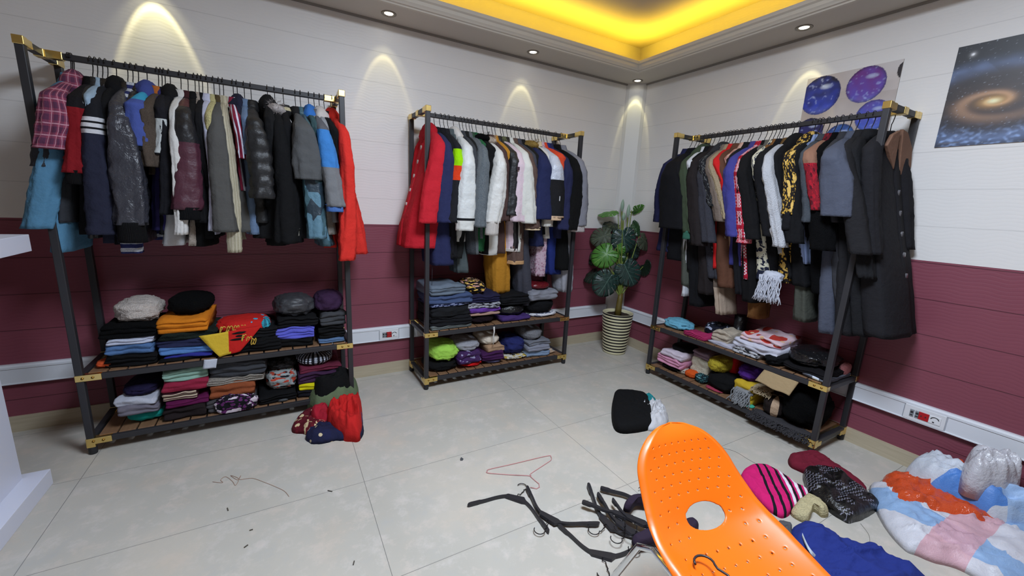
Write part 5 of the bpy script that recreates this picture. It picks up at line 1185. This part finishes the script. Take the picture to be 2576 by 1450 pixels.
# ------------------------------------------------------------------ potted plant
def plant():
    o = empty('plant_pot', (-.285, -.345, 0))
    prof = [(.06, .004), (.098, .0), (.106, .006)]
    nb = 13; H = .405
    b = MB(); n = 40; R = lambda z: .106 + .040 * (z / H) ** .9; rows = []; mi = []
    rows += [(.05, .0), (.104, .0)]; mi += [0, 0]
    for k in range(nb):
        z0 = .004 + k * (H - .01) / nb; z1 = z0 + (H - .01) / nb
        for zz, dr, m_ in ((z0 + .003, .0, 0), (z0 + .007, .003, 0), (z1 - .0125, .003, 0), (z1 - .0105, .0012, 1), (z1 - .0005, .0008, 1)): rows.append((R(zz) + dr, zz)); mi.append(m_)
    rows += [(R(H) + .002, H), (R(H) - .006, H + .002), (R(H) - .012, H - .01), (R(H) - .016, H - .04)]; mi += [0, 0, 0, 0]
    P = [[(r * math.cos(2 * PI * k / n), r * math.sin(2 * PI * k / n), z) for k in range(n)] for r, z in rows]
    b.grid(P, True, mif=lambda i, j: mi[i]); b.build('pot_body', [plain('cream_glaze', 'dcd4ae', .3, g=.95), plain('black_groove', '120d0b', .5)], o)
    tag(o, 'tall cream pot with thin black rings standing in the room corner', 'plant pot')
    b = MB(); P = [[(r * math.cos(2 * PI * k / 24), r * math.sin(2 * PI * k / 24), H - .025 + .012 * N3(r * 60, k, 0)) for k in range(24)] for r in (.125, .08, .03)]
    q = b.grid(P, True); b.cap(q, 2, 24, True); b.build('soil', plain('dark_soil', '2a1d14', .95), o)
    t_ = empty('monstera_plant', (-.285, -.345, H - .03))
    base = Vector((-.285, -.345, H - .03))
    GS = plain('stem_green', '6c7a30', .5, g=1.1)
    b = MB(); b.tube([(0, 0, 0), (.003, .0, .08), (.012, .004, .16), (.02, .008, .22)], .03, 12, rfun=lambda t: .034 - .012 * t); b.build('stem', plain('stem_base', '6a5a20', .55, noise_amt=.4, ns=30), t_)
    def leafmat(h, h2, r):
        t = NT('leaf'); uv = t.sep(t.coord('UV')); f = t.math('PINGPONG', t.math('ADD', t.math('MULTIPLY', t.math('ABSOLUTE', uv[0]), .9), t.math('MULTIPLY', uv[1], -1.0)), .085)
        rib = t.math('LESS_THAN', f, .006); mid = t.math('LESS_THAN', t.math('ABSOLUTE', uv[0]), .014)
        n = t.noise(t.coord('Object'), 22, 3)
        t.set(Base_Color=t.mix(t.math('MULTIPLY', t.math('MAXIMUM', rib, mid), .4), t.mix(n, lin(h, .95), lin(h, .55)), lin(h2, .9)), Roughness=r); return t.m
    LM = {'d': leafmat('27403a', '6d8f80', .32), 'm': leafmat('2f5230', '78a060', .35), 'b': leafmat('4f8a32', '9cc468', .4), 'u': leafmat('4a5340', '7c8468', .6), 'k': leafmat('1c2e22', '35503c', .4)}
    view = Vector((.63, .74, -.24)); rt = Vector((.76, -.65, 0))
    def leaf(px, py, w, ang, tilt, mk, dist, edge=1.0, droop=.3, slits=6):
        """centre pixel, width in m, screen angle of the tip (deg, 0=right, -90=down), tilt toward the viewer"""
        d = AXD + AXR * ((px - 1288) / FPX) - AXU * ((py - 725) / FPX); d = d / d.dot(AXD); D0 = (base - CAM).dot(AXD) + dist
        c = CAM + d * D0
        a = math.radians(ang); r_ = AXR; u_ = AXU
        tip = (r_ * math.cos(a) + u_ * math.sin(a)); side0 = (-r_ * math.sin(a) + u_ * math.cos(a)); vn = -AXD
        side = side0 * math.cos(tilt) + vn * math.sin(tilt); tipd = (tip * math.cos(droop) - vn * math.sin(droop) * .4).normalized()
        nor = tipd.cross(side).normalized()
        if nor.dot(vn) < 0: nor = -nor
        w = w * .9; L = w * 1.12; b = MB(); nr_ = 60
        def outline(th):
            # heart outline in leaf plane, th from 0 (tip) to pi (notch)
            r = .5 * (1 + .12 * math.cos(th)) * (1 - .42 * max(0, math.cos(PI - th)) ** 8)
            return r
        def pt(s_, th, f):
            r = outline(th) * f; x = math.cos(th) * r * L * 1.05; y = s_ * math.sin(th) * r * w
            bend = -.55 * (y / w) ** 2 * w * .8 - .35 * max(0, x / L) ** 2 * L + .004 * math.sin(th * 7) * f
            w3 = c + tipd * x + side * y * edge + nor * bend; w3.x = min(w3.x, -.02); w3.y = min(w3.y, -.02); q3 = w3.x + w3.y + .17
            if q3 > 0: w3.x -= q3 / 2; w3.y -= q3 / 2
            return w3 - base, (y / w, x / L)
        for s_ in (-1, 1):
            for i in range(nr_):
                th0 = PI * i / nr_; th1 = PI * (i + 1) / nr_
                ph = (th0 / PI * 7.5) % 1.0
                cut = .5 if (ph > .80 and .35 < th0 < 2.7) else 1.0
                fs = (0, .2, .4, .62, .84, 1.0) if cut == 1 else (0, .2, .4, .55)
                for k in range(len(fs) - 1):
                    q = [pt(s_, th0, fs[k]), pt(s_, th1, fs[k]), pt(s_, th1, fs[k + 1]), pt(s_, th0, fs[k + 1])]
                    if s_ > 0: q = q[::-1]
                    i0 = len(b.v)
                    b.v += [tuple(p[0]) for p in q]; b.face([i0, i0 + 1, i0 + 2, i0 + 3], [p[1] for p in q])
        ob = b.build('leaf', LM[mk], t_, solid=.0015, weld=.00005)
        b = MB(); e = c - base - tipd * L * .36; s0 = Vector((.01, .0, .18)); md = s0.lerp(e, .55) + Vector((0, 0, .05))
        pts = [s0.lerp(md, t).lerp(md.lerp(e, t), t) for t in [i / 9 for i in range(10)]]; b.tube(pts, .0055, 7, rfun=lambda t: .0075 - .004 * t); b.build('leaf_stalk', GS, ob)
    leaf(1542, 567, .20, 160, .7, 'k', .10, .8)
    leaf(1609, 574, .22, 20, -.3, 'm', .08, .9)
    leaf(1535, 534, .20, 185, 1.15, 'b', -.02, 1.0, .5)
    leaf(1606, 532, .20, -8, 1.2, 'b', .03, 1.0, .5)
    leaf(1502, 632, .18, 225, 1.0, 'u', .02)
    leaf(1640, 674, .20, -40, .8, 'k', .05)
    leaf(1492, 690, .19, 215, .9, 'k', .06)
    leaf(1590, 628, .18, -60, .3, 'd', .05)
    leaf(1500, 650, .16, 200, .4, 'k', .10)
    leaf(1520, 594, .24, 200, .35, 'u', -.04, droop=.6)
    leaf(1621, 606, .20, -35, -.4, 'u', -.06, droop=.7)
    leaf(1569, 598, .26, -80, .1, 'd', -.12)
    leaf(1526, 640, .26, 215, .2, 'b', -.10)
    leaf(1558, 625, .12, -60, .5, 'b', -.09)
    leaf(1578, 682, .28, -62, .15, 'd', -.14)
    leaf(1528, 708, .28, -120, -.1, 'd', -.12)
    leaf(1558, 645, .14, -90, .5, 'm', -.05)
    for (px, py, hh, dd) in ((1566, 517, .12, 0), (1581, 531, .13, -.02), (1569, 545, .08, -.03)):
        d = AXD + AXR * ((px - 1288) / FPX) - AXU * ((py - 725) / FPX); d = d / d.dot(AXD); c = CAM + d * ((base - CAM).dot(AXD) + dd) - base
        b = MB(); P = []
        for i in range(11):
            t = i / 10; r = .019 * math.sin(PI * min(1, t * .96 + .04)) ** .75 + .001
            P.append(ellp(c.x, c.y, c.z + hh * (t - .5), r, r * .8, 12))
        b.grid(P, True, flip=True); ob = b.build('spathe', plain('pale_bud', '8aa08c', .5, g=1.1), t_); ob['label'] = 'pale green rolled bud'
        b = MB(); e = c - Vector((0, 0, hh * .5)); b.tube([Vector((.01, 0, .18)), Vector((.01, 0, .18)).lerp(e, .5) + Vector((.004, 0, 0)), e], .006, 7); b.build('leaf_stalk', GS, ob)
    tag(t_, 'green monstera plant with split leaves growing from the ringed pot', 'plant')
plant()

# ------------------------------------------------------------------ posters on the right wall
def poster(y0, y1, z0, z1, fn, name, label, ny, nz, th=.006):
    b = MB(); P = []; cols = []
    for i in range(nz + 1):
        z = lerp(z0, z1, i / nz); P.append([(-th - .001, lerp(y0, y1, j / ny), z) for j in range(ny + 1)])
        for j in range(ny + 1): cols.append(fn(lerp(y0, y1, j / ny), z))
    b.grid(P)
    nb = len(cols)
    c = (-th / 2 - .0006, (y0 + y1) / 2, (z0 + z1) / 2); b.box(c, (th - .001, abs(y1 - y0), z1 - z0), 0, 1)
    t = NT(name + '_print'); a = t.n('ShaderNodeVertexColor', layer_name='print'); t.set(Base_Color=a.outputs[0], Roughness=.45)
    o = b.build(name, [t.m, plain('board_edge', 'b8b0a8', .6)], smooth=False)
    ca = o.data.color_attributes.new('print', 'FLOAT_COLOR', 'POINT')
    for k in range(len(o.data.vertices)): ca.data[k].color = (*(cols[k] if k < nb else (.5, .5, .5)), 1)
    tag(o, label, 'poster'); return o
def mixc(a, b_, t): t = max(0, min(1, t)); return tuple(a[i] + (b_[i] - a[i]) * t for i in range(3))
def L3(h): return lin(h)[:3]
def galaxy(y, z):
    cy, cz = -2.432, 2.005; x = (cy - y); v = (z - cz) * 1.9
    c_, s_ = math.cos(.42), math.sin(.42); X = x * c_ + v * s_; Y = (-x * s_ + v * c_) * 1.0
    r = math.hypot(X, Y) + 1e-4; a = math.atan2(Y, X)
    arm = .5 + .5 * math.cos(a - 4.2 * math.log(r) + .6); n = .5 + .5 * N3(x * 22, v * 22, 0, 3); n2 = .5 + .5 * N3(x * 60, v * 40, 0, 5)
    base = mixc(L3('1b1b22'), L3('232a40'), max(0, -(z - cz) * 3)); c = base
    ring = math.exp(-((r - .33) / .055) ** 2); c = mixc(c, L3('6f86b4'), ring * (.35 + .6 * n) * (.9 if X < .1 else .6))
    if z < cz - .02: c = mixc(c, L3('8aa6d6'), math.exp(-((r - .36) / .10) ** 2) * max(0, n2 - .52) * 3.2)
    c = mixc(c, L3('4c3a34'), math.exp(-(r / .22) ** 2) * (.4 + .6 * n)); c = mixc(c, L3('c79a76'), arm ** 3 * math.exp(-(r / .15) ** 2) * .95)
    c = mixc(c, L3('d8a050'), math.exp(-(r / .05) ** 2) * .9); c = mixc(c, L3('fff0c0'), math.exp(-(r / .022) ** 2))
    st = N3(x * 150, v * 80, 0, 9)
    if st > .5: c = mixc(c, (.5, .55, .65), (st - .5) * 2)
    d = math.hypot(y - (-2.318), z - 2.245); c = mixc(c, (.9, .9, .92), math.exp(-(d / .005) ** 2) * 1.2 + .3 * math.exp(-(d / .012) ** 2))
    if abs(z - 1.818) < .0035 and -2.35 < y < -2.27: c = mixc(c, (.10, .10, .13), .8)
    return c
poster(-2.258, -2.96, 1.80, 2.293, galaxy, 'galaxy_poster', 'dark poster of a spiral galaxy hanging on the right wall at the frame edge', 190, 150)
MARB = [(-1.648, 2.178, .112, '2b3fae', '161a38'), (-1.885, 2.195, .098, '5a4cb0', '6c2a7c'), (-1.62, 1.955, .085, '2c2c78', '1c1c40'), (-1.95, 2.01, .085, '3a5ac0', '5c4aa0'), (-1.80, 1.90, .08, '3c84cc', '283c80')]
def marbles(y, z):
    n = .5 + .5 * N3(y * 6, z * 6, 0, 2); c = mixc(L3('b9a79c'), L3('c9c2c0'), n * 1.1 + (z - 2.0))
    c = mixc(c, L3('8a6f5e'), max(0, .5 + N3(y * 4, z * 5, 1, 7)) * .45 * (1 if z < 2.14 else .3))
    for (cy, cz, R_, h1, h2) in MARB:
        dx, dz = (y - cy), (z - cz) * .96; r = math.hypot(dx, dz) / R_
        if r < 1:
            n1 = .5 + .5 * N3(y * 26, z * 26, 0, int(cy * 10)); n2 = .5 + .5 * N3(y * 70, z * 70, 0, 4)
            c = mixc(L3(h1), L3(h2), n1 * .9 + .45 * (dz / R_)); c = mixc(c, L3('a8b4e4'), max(0, n2 - .66) * 2.6 + max(0, .35 * (-dz / R_ - .5)))
            c = mixc(c, L3('14142a'), max(0, r - .82) * 3.5); q = math.hypot((dx + .25 * R_) / (.38 * R_), (dz - .42 * R_) / (.16 * R_))
            if q < 1: c = mixc(c, L3('b4bedc'), .75 * (1 - q * q))
        elif 1 <= r < 1.5 and dz < 0: c = mixc(c, L3('4a3a48'), (1.5 - r) * .25)
    if math.hypot(y + 2.055, (z - 2.24) * .7) < .032: c = L3('221a20')
    return c
poster(-1.556, -2.042, 1.803, 2.296, marbles, 'marbles_poster', 'pale poster of blue and violet glass marbles on the right wall behind the rack', 150, 150)

# ------------------------------------------------------------------ white counter at the left edge
WL = plain('white_laminate', 'd2d4e2', .35, g=1.0)
o = empty('display_counter', (-4.6, -1.4, 0)); X0, Y0 = 4.6, 1.4
b = MB(); b.box((-4.95 + X0, -1.35 + Y0, .038), (1.68, 1.39, .076)); b.build('plinth', WL, o, smooth=False, bevel=.002)
b = MB(); b.box((-5.0 + X0, -1.35 + Y0, .60), (1.63, 1.31, 1.05)); b.build('body', WL, o, smooth=False, bevel=.002)
b = MB(); b.box((-4.95 + X0, -1.36 + Y0, 1.134), (1.85, 1.36, .07)); b.build('countertop', WL, o, smooth=False, bevel=.002)
tag(o, 'white display counter with overhanging top at the left edge of the room', 'counter')
